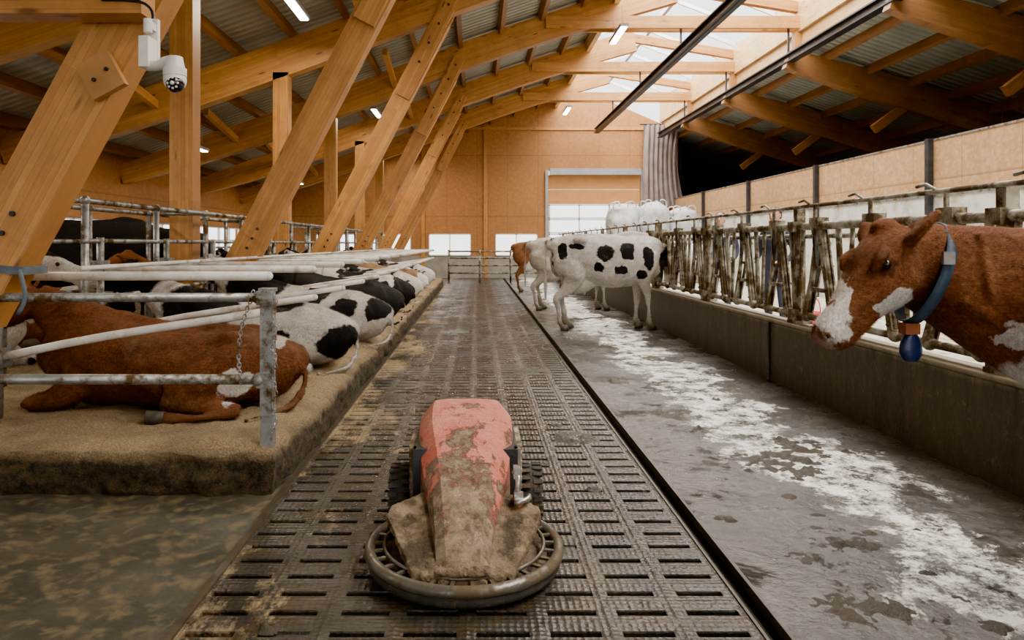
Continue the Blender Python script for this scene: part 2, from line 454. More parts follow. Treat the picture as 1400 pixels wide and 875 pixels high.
b.bb((7.985,YS,3.2),(8.075,WY,3.23),2); b.bb((7.98,YS,2.22),(8.0,WY,2.28),2)
b.obj('wall_feed_alley_divider',[OSBside,whitewall,galv])
b=MB()
y=0
while y<WY:
    b.bb((7.9,y-.05,.15),(7.99,y+.05,3.24)); y+=4
b.obj('divider_wall_posts',[dark_steel])
b=MB(); b.bb((17.3,YS,-.2),(17.5,34.2,3.4)); b.obj('wall_right',[unlit_dark])
b=MB(); b.bb((8.25,34,-.2),(17.5,34.2,6.4)); b.bb((8.25,28.2,-.2),(8.45,34,6.4)); b.obj('wall_right_hall_end',[unlit_dark])
# ------------------------------------------------------------ roof
def slab(b,xa,za,xb,zb,ya,yb,t,mi=0):
    vs=[(xa,ya,za),(xb,ya,zb),(xb,yb,zb),(xa,yb,za),(xa,ya,za+t),(xb,ya,zb+t),(xb,yb,zb+t),(xa,yb,za+t)]
    b.add(vs,[(0,3,2,1),(4,5,6,7),(0,1,5,4),(1,2,6,5),(2,3,7,6),(3,0,4,7)],mi)
b=MB(); slab(b,-8.9,rt(-8.9),3.3,rt(3.3),YS,WY+.4,.06); b.obj('ceiling_left',[Roof])
b=MB(); slab(b,7.6,rr(7.6)+.5,17.8,rr(17.8)+.5,YS,34.4,.06); b.obj('ceiling_right',[mk_roof('shaded_roof_sheet',(.36,.38,.32),(.22,.23,.19))])  # darker copy of the roof sheet, the right hall's shade in its colour
b=MB()
X=-8.0
while X<3.3:
    z=rt(X)-.115; b.beam([(X,YS,z),(X,WY,z)],.1,.22,(1,0,.335)); X+=.95
X=8.2
while X<17:
    z=rr(X)+.39; b.beam([(X,YS,z),(X,34,z)],.1,.22,(1,0,-.33)); X+=.95
b.obj('roof_purlins',[W_dark])
b=MB()
y=YS
while y<=WY:
    b.beam([(3.3,y,rt(3.3)+.05),(5.4,y,8.05),(7.6,y,7.2)],.06,.1,mi=0); y+=1.333
for x,z in((3.3,rt(3.3)+.03),(5.4,8.07),(7.6,7.22)): b.bb((x-.05,YS,z-.07),(x+.05,WY,z+.07),1)
b.obj('ridge_skylight_frame',[white_pl,galv_clean])
b=MB(); b.beam([(7.55,YS,6.74),(7.55,WY,6.74)],.12,.80,(1,0,0)); b.beam([(3.25,YS,rt(3.25)-.2),(3.25,WY,rt(3.25)-.2)],.12,.4,(1,0,0))
b.beam([(7.62,YS,6.2),(7.62,WY,6.2)],.10,.34,(1,0,0))
b.obj('ridge_fascia_beam',[W_pale])
concp=simple('concrete_pedestal_mat',(.30,.27,.22),(.2,.17,.13),6,.8,0,.3,dirt=(.12,.08,.04),dirt_amt=.4)
def frame(y):
    b=MB()
    pts=[]
    for i in range(25):
        t=i/24; X=-8.3+t*(4.6+8.3)
        d=.60
        z=bc(X)
        if X>-2.5:
            k=max(0,(X+2.5)/7.1); z+=.12*math.sin(k*math.pi)
        else: z-=.05*math.sin((X+8.3)/5.8*math.pi)
        if X<-6.5: d=.60-.18*(-6.5-X)/1.8
        pts.append((X,y,z,d))
    b.beam(pts,.22,.6)
    b.beam([(4.5,y,7.42),(7.55,y,6.92)],.16,.24)
    pts=[]
    for i in range(21):
        t=i/20; X=7.25+t*(17.2-7.25)
        d=.42+.30*math.sin(t*math.pi)**.7
        z=rr(X)+.12*math.sin(t*math.pi)
        pts.append((X,y,z,d))
    b.beam(pts,.22,.5,mi=2)  # right-hall timbers take the darker wood, shade put into the colour
    b.beam([(7.5,y,5.4),(7.5,y,6.4)],.18,.16)
    xf=-2.97 if y==4 else -2.86
    b.beam([(xf,y,.98),(-.62,y,5.30)],.2,.33)
    for dy in(-.14,.14): b.beam([(-1.30,y+dy,3.95),(-.40,y+dy,5.72)],.07,.26)
    b.beam([(-3.42,y,.58),(-3.42,y,bc(-3.42)-.25)],.22,.27)
    xq=xf-.14 if y==4 else xf
    b.beam([(xq,y,.22),(xq,y,.96)],.28,.26,mi=3); b.box((xq+.02,y,.975),(.30,.26,.03),1)
    b.beam([(-3.42,y,.22),(-3.42,y,.55)],.36,.30,mi=3)
    for dy in(-.15,.15): b.beam([(1.6,y+dy,6.54),(7.6,y+dy,6.54)],.07,.28)
    b.beam([(9.3,y,rr(9.3)-.95),(10.0,y,rr(10.0)-.2)],.14,.20,mi=2)
    b.beam([(12.9,y,0),(11.6,y,rr(11.6)-.2)],.2,.26,mi=2)
    b.beam([(12.9,y,0),(14.4,y,rr(14.4)-.2)],.2,.26,mi=2)
    b.beam([(2.2,y,6.45),(3.6,y,7.0)],.1,.16)
    for k in range(4): b.cyl((-1.0+.17*k,y-.175,4.55+.33*k),(-1.0+.17*k,y-.195,4.55+.33*k),.022,1,8)
    for k in range(3): b.cyl((xf+.2+.06*k,y-.10,1.35+.11*k),(xf+.2+.06*k,y-.115,1.35+.11*k),.016,1,8)
    b.obj('timber_portal_frame',[W_light,dark_steel,W_dark,concp])
for k in range(-2,7): frame(4*k)
b=MB()
b.beam([(-7,3.78,2.78),(-1.82,3.78,2.78)],.16,.26)
b.box((-2.12,3.86,2.35),(.20,.05,.22),1,rot=(0,-.5,0))
for k in range(5): b.cyl((-2.3+.09*k,3.69,2.80+.04*(k%2)),(-2.3+.09*k,3.70,2.80+.04*(k%2)),.014,2,8)
for k in range(2): b.cyl((-2.15+.07*k,3.835,2.32+.06*k),(-2.15+.07*k,3.825,2.32+.06*k),.012,2,8)
b.obj('cross_timber',[W_light,simple('plywood_gusset',(.48,.24,.07),(.36,.17,.045),5,.6),dark_steel])
b=MB(); b.box((-2.80,4.0,1.26),(.43,.225,.045),0,rot=(0,.08,0)); b.tube([(-2.60,3.88,1.25),(-2.56,3.87,1.10),(-2.60,3.87,1.0)],.012,6,0,3)
b.obj('ratchet_strap',[simple('blue_grey_strap',(.11,.14,.17),(.07,.09,.11),10,.7)])
b=MB()
for k in range(1,7):
    y=4*k
    b.beam([(-5.6,y-1.9,rt(-5.6)-.3),(-5.6,y,bc(-5.6)-.1)],.1,.14,(1,0,0))
    b.beam([(-1.9,y-1.9,rt(-1.9)-.3),(-1.9,y,bc(-1.9)-.1)],.1,.14,(1,0,0))
b.obj('roof_knee_braces',[W_light])
for X in(4.78,7.30):
    b=MB(); zz=5.80 if X<6 else 5.62
    b.bb((X-.1,0,zz),(X+.1,27.3,zz+.03)); b.bb((X-.1,0,zz+.17),(X+.1,27.3,zz+.2)); b.bb((X-.035,0,zz),(X-.015,27.3,zz+.2)); b.bb((X+.03,0,zz+.03),(X+.05,27.3,zz+.17))
    y=4
    while y<27:
        b.bb((X-.02,y-.02,zz+.2),(X+.02,y+.02,6.5)); y+=4
    b.obj('suspended_steel_track',[dark_steel])
b=MB()
n=60;vs=[];fs=[]
for j in range(9):
    for i in range(n+1):
        t=i/n; z=6.2-j*.44-(.35*noise.noise(V((t*3,j*.3,1)))*(j/8)); x=6.75+t*1.5*(1-.1*math.sin(j*.5)); y=27.6+.12*math.sin(t*46+j*.25)+.06*math.sin(t*90+j*.4)
        vs.append((x,y,z))
for j in range(8):
    for i in range(n): a=j*(n+1)+i; fs.append((a,a+1,a+n+2,a+n+1))
b.add(vs,fs,0,None,True); b.cyl((6.6,27.6,6.22),(8.2,27.6,6.22),.03,1)
o=b.obj('hanging_curtain',[simple('grey_curtain_fabric',(.34,.28,.25),(.22,.17,.15),2,.9),dark_steel])
bagm=simple('woven_white_bag',(.62,.63,.64),(.40,.42,.44),4,.6,0,.8)
def bigbag(x,y,z,s=1.0):
    b=MB()
    b.loft([(x,y,z,.44,.44),(x,y,z+.1*s,.5,.5),(x,y,z+.5*s,.54,.53),(x,y,z+.9*s,.48,.48),(x,y,z+1.05*s,.3,.3),(x,y,z+1.12*s,.14,.14)],(1,0,0),32,5,0,True,.65)
    for sx in(-1,1):
        for sy in(-1,1):
            b.tube([(x+sx*.36,y+sy*.36,z+.85*s),(x+sx*.33,y+sy*.33,z+1.14*s),(x+sx*.15,y+sy*.33,z+1.15*s),(x+sx*.12,y+sy*.36,z+.9*s)],.02,6,0,3)
    for f in range(len(b.v)):
        p=b.v[f]; q=.09*noise.noise(p*2.6)+.05*noise.noise(p*7); b.v[f]=p+V((q,q,q*.3))
    b.obj('bulk_bag',[bagm])
for x,y,z,s in((4.75,23.2,.16,1.15),(5.85,23.2,.16,1.15),(6.95,23.3,.16,1.15),(4.95,23.25,1.52,1.1),(6.0,23.3,1.52,1.15),(7.0,23.35,1.50,1.0),(6.0,22.0,.16,1.1),(4.9,22.0,.16,1.1),(7.1,22.0,.16,1.1)):
    bigbag(x,y,z,s)
# ------------------------------------------------------------ feed fence
def feed_fence():
    b=MB(); X=3.09; ya,yb=1.0,25.6
    b.tube([(X,ya,.72),(X,yb,.72)],.03,10); b.tube([(X,ya,1.56),(X,yb,1.56)],.036,10); b.tube([(X+.05,ya,1.47),(X+.05,yb,1.47)],.024,8)
    b.tube([(X-.03,ya,1.745),(X-.03,yb,1.745)],.018,8)
    y=1.84;k=0
    while y<yb-.3:
        for dx in(-.03,.03):
            b.beam([(X+dx,y-.24,.70),(X+dx,y-.03,1.58)],.014,.06,(1,0,0))
            b.beam([(X+dx,y+.24,.74),(X+dx,y+.05,1.20),(X+dx,y+.08,1.58)],.014,.06,(1,0,0))
        b.tube([(X,y-.24,.72),(X,y-.03,1.56)],.024,8)
        b.tube([(X,y+.24,.72),(X,y+.05,1.56)],.024,8)
        b.tube([(X,y-.38,.72),(X,y-.30,1.56)],.026,8)
        b.tube([(X,y+.40,.72),(X,y+.33,1.56)],.02,8)
        b.box((X,y+.02,.98),(.05,.32,.035)); b.box((X,y+.02,1.18),(.05,.22,.03))
        for dx in(-.045,.045):
            for zz,yy in((.80,-.22),(1.0,-.175),(1.2,-.125),(1.4,-.075)): b.sph((X+dx,y+yy,zz),.016,0,8)
        b.box((X,y+.03,1.60),(.10,.16,.07)); b.box((X-.03,y+.03,1.68),(.02,.03,.14))
        b.tube([(X-.03,y+.10,1.745),(X-.05,y+.20,1.80),(X-.05,y+.30,1.79)],.012,6)
        b.sph((X,y-.24,.72),.05); b.sph((X,y+.24,.72),.05)
        if k%3==0:
            b.box((X+.02,y-.42,1.18),(.08,.08,1.14)); b.box((X+.02,y-.42,.65),(.16,.18,.03))
            b.box((X-.01,y-.42,1.56),(.12,.12,.10)); b.box((X-.01,y-.42,.72),(.12,.12,.10))
        y+=.86;k+=1
    b.obj('headlock_feed_fence',[galv_dirty])
feed_fence()
# ------------------------------------------------------------ cubicle steelwork
def cubicles():
    b=MB(); Y=3.92
    b.box((-1.20,Y,.685),(.07,.07,.89)); b.box((-1.20,Y,1.135),(.085,.085,.02))
    b.tube([(-1.20,Y,1.09),(-6,Y,1.09)],.026); b.tube([(-1.22,Y,.62),(-6,Y,.62)],.03)
    b.sph((-1.24,Y-.02,1.09),.04); b.sph((-1.24,Y-.02,.62),.045)
    for z in(1.09,.62): b.box((-1.2,Y-.045,z),(.10,.02,.08))
    b.box((-4.6,Y+.06,.7),(.08,.08,1.0))
    b.obj('cubicle_end_barrier',[galv])
    b=MB()
    for x in(-3.1,-3.75):
        b.tube([(x,5.4,1.74),(x,22.3,1.74)],.024,8); b.tube([(x,5.4,1.42),(x,22.3,1.42)],.02,8)
        b.tube([(x,5.0,.95),(x,22.3,.95)],.02,8)
        y=5.4
        while y<22.4:
            b.tube([(x,y,.2),(x,y,1.76)],.03,8); b.sph((x,y,1.74),.04); b.sph((x,y,1.42),.037)
            y+=1.2
    y=5.4
    while y<22.4: b.tube([(-3.1,y,1.74),(-3.75,y,1.74)],.02,8); y+=2.4
    b.obj('cubicle_head_rails',[galv])
    y=4.42
    while y<21.5:
        b=MB()
        b.tube([(-3.1,y,1.19),(-1.35,y,1.19)],.030,12)
        b.sph((-1.35,y,1.19),.030); 
        b.tube([(-3.1,y,.66),(-2.4,y,.80),(-1.36,y+.1,.95)],.027,12,0,3); b.sph((-1.36,y+.1,.95),.028)
        b.box((-3.1,y,1.19),(.10,.12,.14),1); b.box((-3.1,y,.66),(.10,.12,.12),1)
        b.tube([(-3.1,y,.2),(-3.1,y,1.45)],.03,8,1)
        b.obj('cubicle_divider',[white_dirty,galv])
        y+=1.2
    b=MB()
    b.tube([(-2.55,4.4,1.24),(-2.55,21.5,1.24)],.016,8)
    b.obj('neck_rail',[white_dirty])
cubicles()
def chain():
    b=MB()
    pts=[]
    for i in range(23): 
        t=i/22; pts.append(V((-1.265-.04*math.sin(t*math.pi*1.0)-.07*t,3.86,1.12-.50*t)))
    for i in range(30):
        t=i/29; pts.append(V((-1.15+.012*math.sin(i),3.868,1.10-.76*t)))
    for i,p in enumerate(pts):
        M=Matrix.Translation(p)@Euler((math.pi/2,0,(i%2)*math.pi/2+.3)).to_matrix().to_4x4()@Matrix.Diagonal((.75,1.25,1,1))
        b.torus((0,0,0),.013,.0038,0,M,12,6)
    b.obj('chain',[galv])
chain()
b=MB()
for z in(.35,.62,.88,1.12): b.tube([(-1.0,24.3,z),(2.4,24.3,z)],.028,8)
for x in(-1.0,.1,1.2,2.4): b.tube([(x,24.3,0),(x,24.3,1.18)],.035,8)
b.obj('alley_gate',[galv_dirty])
b=MB()
for z in(.5,.9,1.3): b.tube([(-6.6,5.5,z),(-6.6,22,z)],.025,8)
y=5.5
while y<22.5: b.tube([(-6.6,y,0),(-6.6,y,1.35)],.03,8); y+=2.75
b.obj('side_rail_fence',[galv])
# ------------------------------------------------------------ cows
def cowmat(name,base,patches=(),nz=None,muzzle=None,mudz=None,base2=None,dist=.25,pscale=3.0,dark=None):
    m,nt,b=newmat(name)
    tc=N(nt,'ShaderNodeTexCoord')
    nn=N(nt,'ShaderNodeTexNoise'); nn.inputs['Scale'].default_value=pscale; nn.inputs['Detail'].default_value=6; nn.inputs['Roughness'].default_value=.6; link(nt,tc.outputs['Object'],nn.inputs['Vector'])
    s1=N(nt,'ShaderNodeVectorMath',operation='SUBTRACT'); link(nt,nn.outputs['Color'],s1.inputs[0]); s1.inputs[1].default_value=(.5,.5,.5)
    s2=N(nt,'ShaderNodeVectorMath',operation='SCALE'); link(nt,s1.outputs[0],s2.inputs[0]); s2.inputs['Scale'].default_value=dist*2
    s3=N(nt,'ShaderNodeVectorMath',operation='ADD'); link(nt,tc.outputs['Object'],s3.inputs[0]); link(nt,s2.outputs[0],s3.inputs[1])
    P=s3.outputs[0]
    fur=noi(nt,coords(nt,(3,3,9)),9,8,.7)
    b2=base2 or tuple(x*.6 for x in base)
    c=mixc(nt,rng(nt,fur,.3,.7),base,b2)
    c=mixc(nt,rng(nt,noi(nt,tc.outputs['Object'],2.6,6,.65),.42,.68,0,.6),c,tuple(x*.5 for x in b2))
    c=mixc(nt,rng(nt,noi(nt,coords(nt,(1,1,1),loc=(5,5,5)),6,7,.7),.50,.72,0,.5),c,tuple(min(1,x*1.35) for x in base))
    def ell(cen,rad,vec):
        a=N(nt,'ShaderNodeVectorMath',operation='SUBTRACT'); link(nt,vec,a.inputs[0]); a.inputs[1].default_value=cen
        d=N(nt,'ShaderNodeVectorMath',operation='DIVIDE'); link(nt,a.outputs[0],d.inputs[0]); d.inputs[1].default_value=rad
        l=N(nt,'ShaderNodeVectorMath',operation='LENGTH'); link(nt,d.outputs[0],l.inputs[0]); return l.outputs['Value']
    if nz:
        sc_,th,col,off=nz
        f=noi(nt,coords(nt,(1,.8,1),loc=off),sc_,3.0,.5,.3)
        c=mixc(nt,rng(nt,f,th-.008,th+.008),c,col)
    for cen,rad,col in patches:
        c=mixc(nt,rng(nt,ell(cen,rad,P),.94,1.06,1,0),c,col)
    if dark:
        for cen,r,col in dark: c=mixc(nt,rng(nt,ell(cen,(r,)*3,P),.4,1.0,.85,0),c,col)
    if muzzle: c=mixc(nt,rng(nt,ell(muzzle[0],(muzzle[1],)*3,P),.7,1.05,.9,0),c,muzzle[2])
    hc=rng(nt,noi(nt,coords(nt,(1,1,.6)),85,4,.75),.33,.67,.55,1.15)
    hm=N(nt,'ShaderNodeCombineColor'); 
    for i in range(3): link(nt,hc,hm.inputs[i])
    c=mixc(nt,1.0,c,hm.outputs[0],'MULTIPLY')
    if mudz:
        sx=N(nt,'ShaderNodeSeparateXYZ'); link(nt,tc.outputs['Object'],sx.inputs[0])
        g=mth(nt,'ADD',sx.outputs[2],mth(nt,'MULTIPLY',noi(nt,tc.outputs['Object'],8,8,.75),.40))
        c=mixc(nt,rng(nt,g,mudz+.02,mudz+.20,.8,0),c,(.12,.08,.04))
        ms=rng(nt,noi(nt,coords(nt,(1,1,1),loc=(2,8,3)),4,9,.78),.56,.68,0,.5)
        c=mixc(nt,ms,c,(.24,.165,.09))
    link(nt,c,b.inputs['Base Color']); b.inputs['Roughness'].default_value=.75
    b.inputs['Specular IOR Level'].default_value=.15
    bump(nt,b,mth(nt,'ADD',mth(nt,'ADD',noi(nt,coords(nt,(6,6,20)),14,6,.75),fur),mth(nt,'MULTIPLY',noi(nt,coords(nt,(10,10,30)),30,4,.8),.9)),.6,.012)
    return m
eyem=simple('eye_dark',(.012,.008,.006),(.02,.012,.008),4,.05,0,0)
hoofm=simple('hoof_horn',(.08,.06,.04),(.04,.03,.02),10,.6)
WHITE=(.80,.75,.68);WH2=(.64,.57,.49);BLACK=(.014,.012,.012)
def fur(e,n,L,w,flow,boxmin=None,boxmax=None,excl=(),seed=1):
    """short coat hair: thin blades on the evaluated body surface"""
    body=[c for c in e.children if c.name.startswith('body')][0]
    bpy.context.view_layer.update()
    dg=bpy.context.evaluated_depsgraph_get(); eo=body.evaluated_get(dg); me=eo.to_mesh(); me.calc_loop_triangles()
    nv=len(me.vertices); co_=np.empty(nv*3,'f'); me.vertices.foreach_get('co',co_); co_=co_.reshape(-1,3)
    no_=np.empty(nv*3,'f'); me.vertices.foreach_get('normal',no_); no_=no_.reshape(-1,3)
    nt_=len(me.loop_triangles); tr=np.empty(nt_*3,'i'); me.loop_triangles.foreach_get('vertices',tr); tr=tr.reshape(-1,3)
    eo.to_mesh_clear()
    A,B,C=co_[tr[:,0]],co_[tr[:,1]],co_[tr[:,2]]
    if boxmin is not None:
        k=np.all((A>np.array(boxmin))&(A<np.array(boxmax)),axis=1); tr=tr[k];A=A[k];B=B[k];C=C[k]
    ar=np.linalg.norm(np.cross(B-A,C-A),axis=1); 
    rg=np.random.default_rng(seed); idx=rg.choice(len(tr),n,p=ar/ar.sum())
    r1=np.sqrt(rg.random((n,1)));r2=rg.random((n,1))
    wa,wb,wc=1-r1,r1*(1-r2),r1*r2
    p=A[idx]*wa+B[idx]*wb+C[idx]*wc
    nn=no_[tr[idx,0]]*wa+no_[tr[idx,1]]*wb+no_[tr[idx,2]]*wc; nn/=np.linalg.norm(nn,axis=1,keepdims=True)+1e-9
    keep=np.ones(n,bool)
    for c,r in excl: keep&=np.linalg.norm(p-np.array(c),axis=1)>r
    p=p[keep];nn=nn[keep];n=len(p)
    sw=np.stack([np.sin(p[:,1]*7+p[:,2]*5),np.sin(p[:,0]*6+p[:,2]*4+1),np.sin(p[:,0]*5+p[:,1]*6+2)],1)*.3
    f=np.array(flow)[None,:]/np.linalg.norm(flow)+sw+rg.normal(0,.22,(n,3))
    f=f-nn*(f*nn).sum(1,keepdims=True); f/=np.linalg.norm(f,axis=1,keepdims=True)+1e-9
    t=np.cross(f,nn); Ls=L*(.6+.8*rg.random((n,1))); th=.30+.30*rg.random((n,1))
    q=p+f*Ls*np.cos(th)+nn*Ls*np.sin(th)
    a=p-t*w/2-nn*.0008; b_=p+t*w/2-nn*.0008
    vs=np.stack([a,b_,q],1).reshape(-1,3).astype('f')
    m2=bpy.data.meshes.new('coat_hair'); m2.vertices.add(n*3); m2.vertices.foreach_set('co',vs.ravel())
    m2.loops.add(n*3); m2.loops.foreach_set('vertex_index',np.arange(n*3,dtype='i'))
    m2.polygons.add(n); m2.polygons.foreach_set('loop_start',np.arange(0,n*3,3,dtype='i'))
    m2.update(calc_edges=True)
    m2.polygons.foreach_set('use_smooth',np.ones(n,bool))
    ns=nn+rg.normal(0,.42,(n,3)); ns/=np.linalg.norm(ns,axis=1,keepdims=True)
    try: m2.normals_split_custom_set(np.repeat(ns,3,axis=0).tolist())
    except Exception as ex: print('normals',ex)
    m2.materials.append(body.data.materials[0])
    o=bpy.data.objects.new('coat_hair',m2); COL.objects.link(o); o.parent=e
def head(b,p,d,side,s=1.0,eb=None,ears=(.25,.25),back=.45,earlen=1.0):
    p=V(p);d=V(d).normalized();side=V(side); side=(side-d*side.dot(d)).normalized()
    up=d.cross(side)
    if up.dot(V((0,0,1)))<0: up=-up
    st=[(-.05,.06,.06,-.01),(0,.092,.10,-.02),(.07,.104,.125,-.035),(.14,.110,.132,-.045),(.20,.102,.124,-.043),(.27,.080,.104,-.033),(.34,.064,.088,-.025),(.40,.062,.078,-.018),(.45,.070,.074,-.014),(.485,.072,.068,-.012),(.515,.058,.050,-.014),(.53,.02,.02,-.014)]
    b.loft([(*(p+d*(a*s)+up*(o*s)),w*s,h*s) for a,w,h,o in st],side,22,3,0,True,.88)
    b.loft([(*(p+d*(a*s)+up*(o*s)),w*s,h*s) for a,w,h,o in((.03,.06,.07,-.12),(.11,.068,.065,-.145),(.20,.058,.05,-.130),(.30,.046,.036,-.095),(.42,.046,.03,-.075),(.48,.042,.026,-.068))],side,12,2)
    for sg in(1,-1):
        b.loft([(*(p+d*.05*s+side*sg*.055*s-up*.09*s),.04*s,.06*s),(*(p+d*.13*s+side*sg*.062*s-up*.10*s),.045*s,.07*s),(*(p+d*.22*s+side*sg*.05*s-up*.08*s),.025*s,.04*s)],side,12,2)
        lift=ears[0] if sg>0 else ears[1]
        e0=p+d*.035*s+side*sg*.075*s-up*.01*s; e=(side*sg*.85+up*lift-d*back).normalized()
        b.loft([(*(e0+e*(t*s*earlen)),w*s,h*s) for t,w,h in((-.03,.025,.026),(.03,.034,.026),(.08,.050,.018),(.13,.047,.013),(.165,.030,.010),(.19,.010,.008))],d,12,3)
        b.loft([(*(p+d*.10*s+side*sg*.082*s+up*.052*s),.014*s,.016*s),(*(p+d*.15*s+side*sg*.098*s+up*.058*s),.022*s,.018*s),(*(p+d*.20*s+side*sg*.082*s+up*.045*s),.014*s,.014*s)],side,10,2)
        b.loft([(*(p+d*.20*s+side*sg*.088*s-up*.01*s),.012*s,.016*s),(*(p+d*.29*s+side*sg*.068*s-up*.012*s),.010*s,.014*s),(*(p+d*.36*s+side*sg*.054*s-up*.01*s),.008*s,.01*s)],side,8,2)
        if eb is not None:
            eb.sph(p+d*.157*s+side*sg*.1035*s+up*.028*s,.0185*s,0)
            n0=p+d*.497*s+side*sg*.041*s+up*.026*s
            eb.sph(n0,(.0145*s,.0145*s,.0145*s),0,8)
    b.sph(p+up*.05*s-d*.01*s,(.055*s,.055*s,.045*s))
    return p+d*.50*s, up, side
clouds=bpy.data.textures.new('skin_folds','CLOUDS'); clouds.noise_scale=.16; clouds.noise_depth=3
clouds2=bpy.data.textures.new('muscle_bumps','CLOUDS'); clouds2.noise_scale=.35; clouds2.noise_depth=2
def finish(b,eb,name,loc,rz,mat,vox,extra=None):
    e=empty(name,loc,rz)
    o=b.obj('body',[mat],e)
    r=o.modifiers.new('r','REMESH'); r.mode='VOXEL'; r.voxel_size=vox; r.use_smooth_shade=True
    s=o.modifiers.new('s','SMOOTH'); s.factor=.5; s.iterations=4 if vox>.015 else 7
    d=o.modifiers.new('d','DISPLACE'); d.texture=clouds2; d.strength=.06; d.mid_level=.5; d.texture_coords='LOCAL'
    d=o.modifiers.new('d2','DISPLACE'); d.texture=clouds; d.strength=.022; d.mid_level=.5; d.texture_coords='LOCAL'
    if eb.v: eb.obj('eyes_and_nostrils',[eyem],e)
    if extra and extra.v: extra.obj('hooves',[hoofm],e)
    return e
def stand_cow(name,loc,rz,mat,hd=(.55,0,-.85),neck=((.62,0,1.16,.17,.26),(.9,0,1.18,.12,.19),(1.15,0,1.18,.10,.15),(1.3,0,1.2,.09,.12)),vox=.022,step=0,sc_=1.0):
    b=MB();eb=MB();hb=MB()
    b.loft([(-.93,0,1.22,.06,.08),(-.89,0,1.24,.15,.14),(-.78,0,1.21,.225,.22),(-.60,0,1.15,.275,.30),(-.38,0,1.10,.285,.345),(-.05,0,1.05,.325,.40),(.22,0,1.05,.32,.405),(.45,0,1.09,.265,.375),(.64,0,1.12,.205,.33),(.78,0,1.14,.145,.26),(.87,0,1.15,.09,.16)],(0,1,0),26,3,0,True,.93)
    for s in(-1,1): b.sph((-.50,s*.23,1.37),(.10,.065,.06)); b.sph((-.87,s*.11,1.31),(.055,.045,.055))
    b.loft([(-.85,0,1.38,.03,.03),(-.5,0,1.43,.05,.03),(0,0,1.43,.05,.03),(.35,0,1.46,.06,.05),(.6,0,1.43,.05,.05)],(0,1,0),10,3)
    b.loft([(.70,0,1.0,.10,.2),(.80,0,.90,.09,.12)],(0,1,0),12,1)
    b.loft([(*n_[:3],n_[3],n_[4]) for n_ in neck],(0,1,0),18,3)
    p=V(neck[-1][:3])
    head(b,p+V((.02,0,.03)),hd,(0,1,0),1.0,eb)
    for i,s in enumerate((-1,1)):
        dx=step*(.12 if s>0 else -.12)
        b.loft([(-.70,s*.14,1.18,.12,.22),(-.64,s*.17,.98,.13,.235),(-.58+dx*.2,s*.18,.82,.105,.18),(-.64+dx*.5,s*.165,.66,.068,.105),(-.74+dx*.8,s*.155,.54,.045,.068),(-.78+dx,s*.15,.47,.040,.056),(-.755+dx,s*.145,.36,.031,.040),(-.735+dx,s*.145,.20,.032,.036),(-.725+dx,s*.145,.13,.042,.046),(-.69+dx,s*.145,.075,.040,.045),(-.665+dx,s*.145,.04,.046,.058)],(0,1,0),14,3)
        hb.loft([(-.67+dx,s*.145,.075,.044,.052),(-.645+dx,s*.145,0,.052,.072)],(0,1,0),12,1)
        fx=-dx
        b.loft([(.54,s*.15,1.18,.10,.18),(.53,s*.18,.98,.11,.16),(.50,s*.175,.82,.085,.12),(.50+fx*.3,s*.16,.68,.056,.072),(.52+fx*.6,s*.145,.52,.044,.050),(.525+fx*.7,s*.142,.43,.046,.050),(.525+fx*.8,s*.14,.34,.031,.034),(.52+fx,s*.135,.19,.031,.034),(.525+fx,s*.135,.12,.041,.043),(.55+fx,s*.135,.07,.040,.044),(.56+fx,s*.135,.04,.046,.056)],(0,1,0),14,3)
        hb.loft([(.56+fx,s*.135,.075,.044,.052),(.575+fx,s*.135,.0,.052,.072)],(0,1,0),12,1)
    b.loft([(-.70,0,.86,.08,.08),(-.60,0,.74,.16,.15),(-.45,0,.70,.175,.15),(-.28,0,.74,.13,.10),(-.12,0,.78,.05,.04)],(0,1,0),16,3)
    for sx in(-.56,-.40):
        for s in(-1,1): b.loft([(sx,s*.085,.62,.028,.028),(sx,s*.09,.53,.016,.016)],(0,1,0),8,1)
    b.loft([(-.86,0,1.38,.04,.04),(-.94,.01,1.33,.032,.032),(-.975,.02,1.15,.022,.022),(-.985,.03,.85,.018,.018),(-.985,.03,.70,.030,.030),(-.98,.03,.55,.03,.03),(-.98,.03,.44,.01,.01)],(0,1,0),10,3)
    for L in(b,eb,hb):
        for v_ in L.v: v_*=sc_
    return finish(b,eb,name,loc,rz,mat,vox,hb)
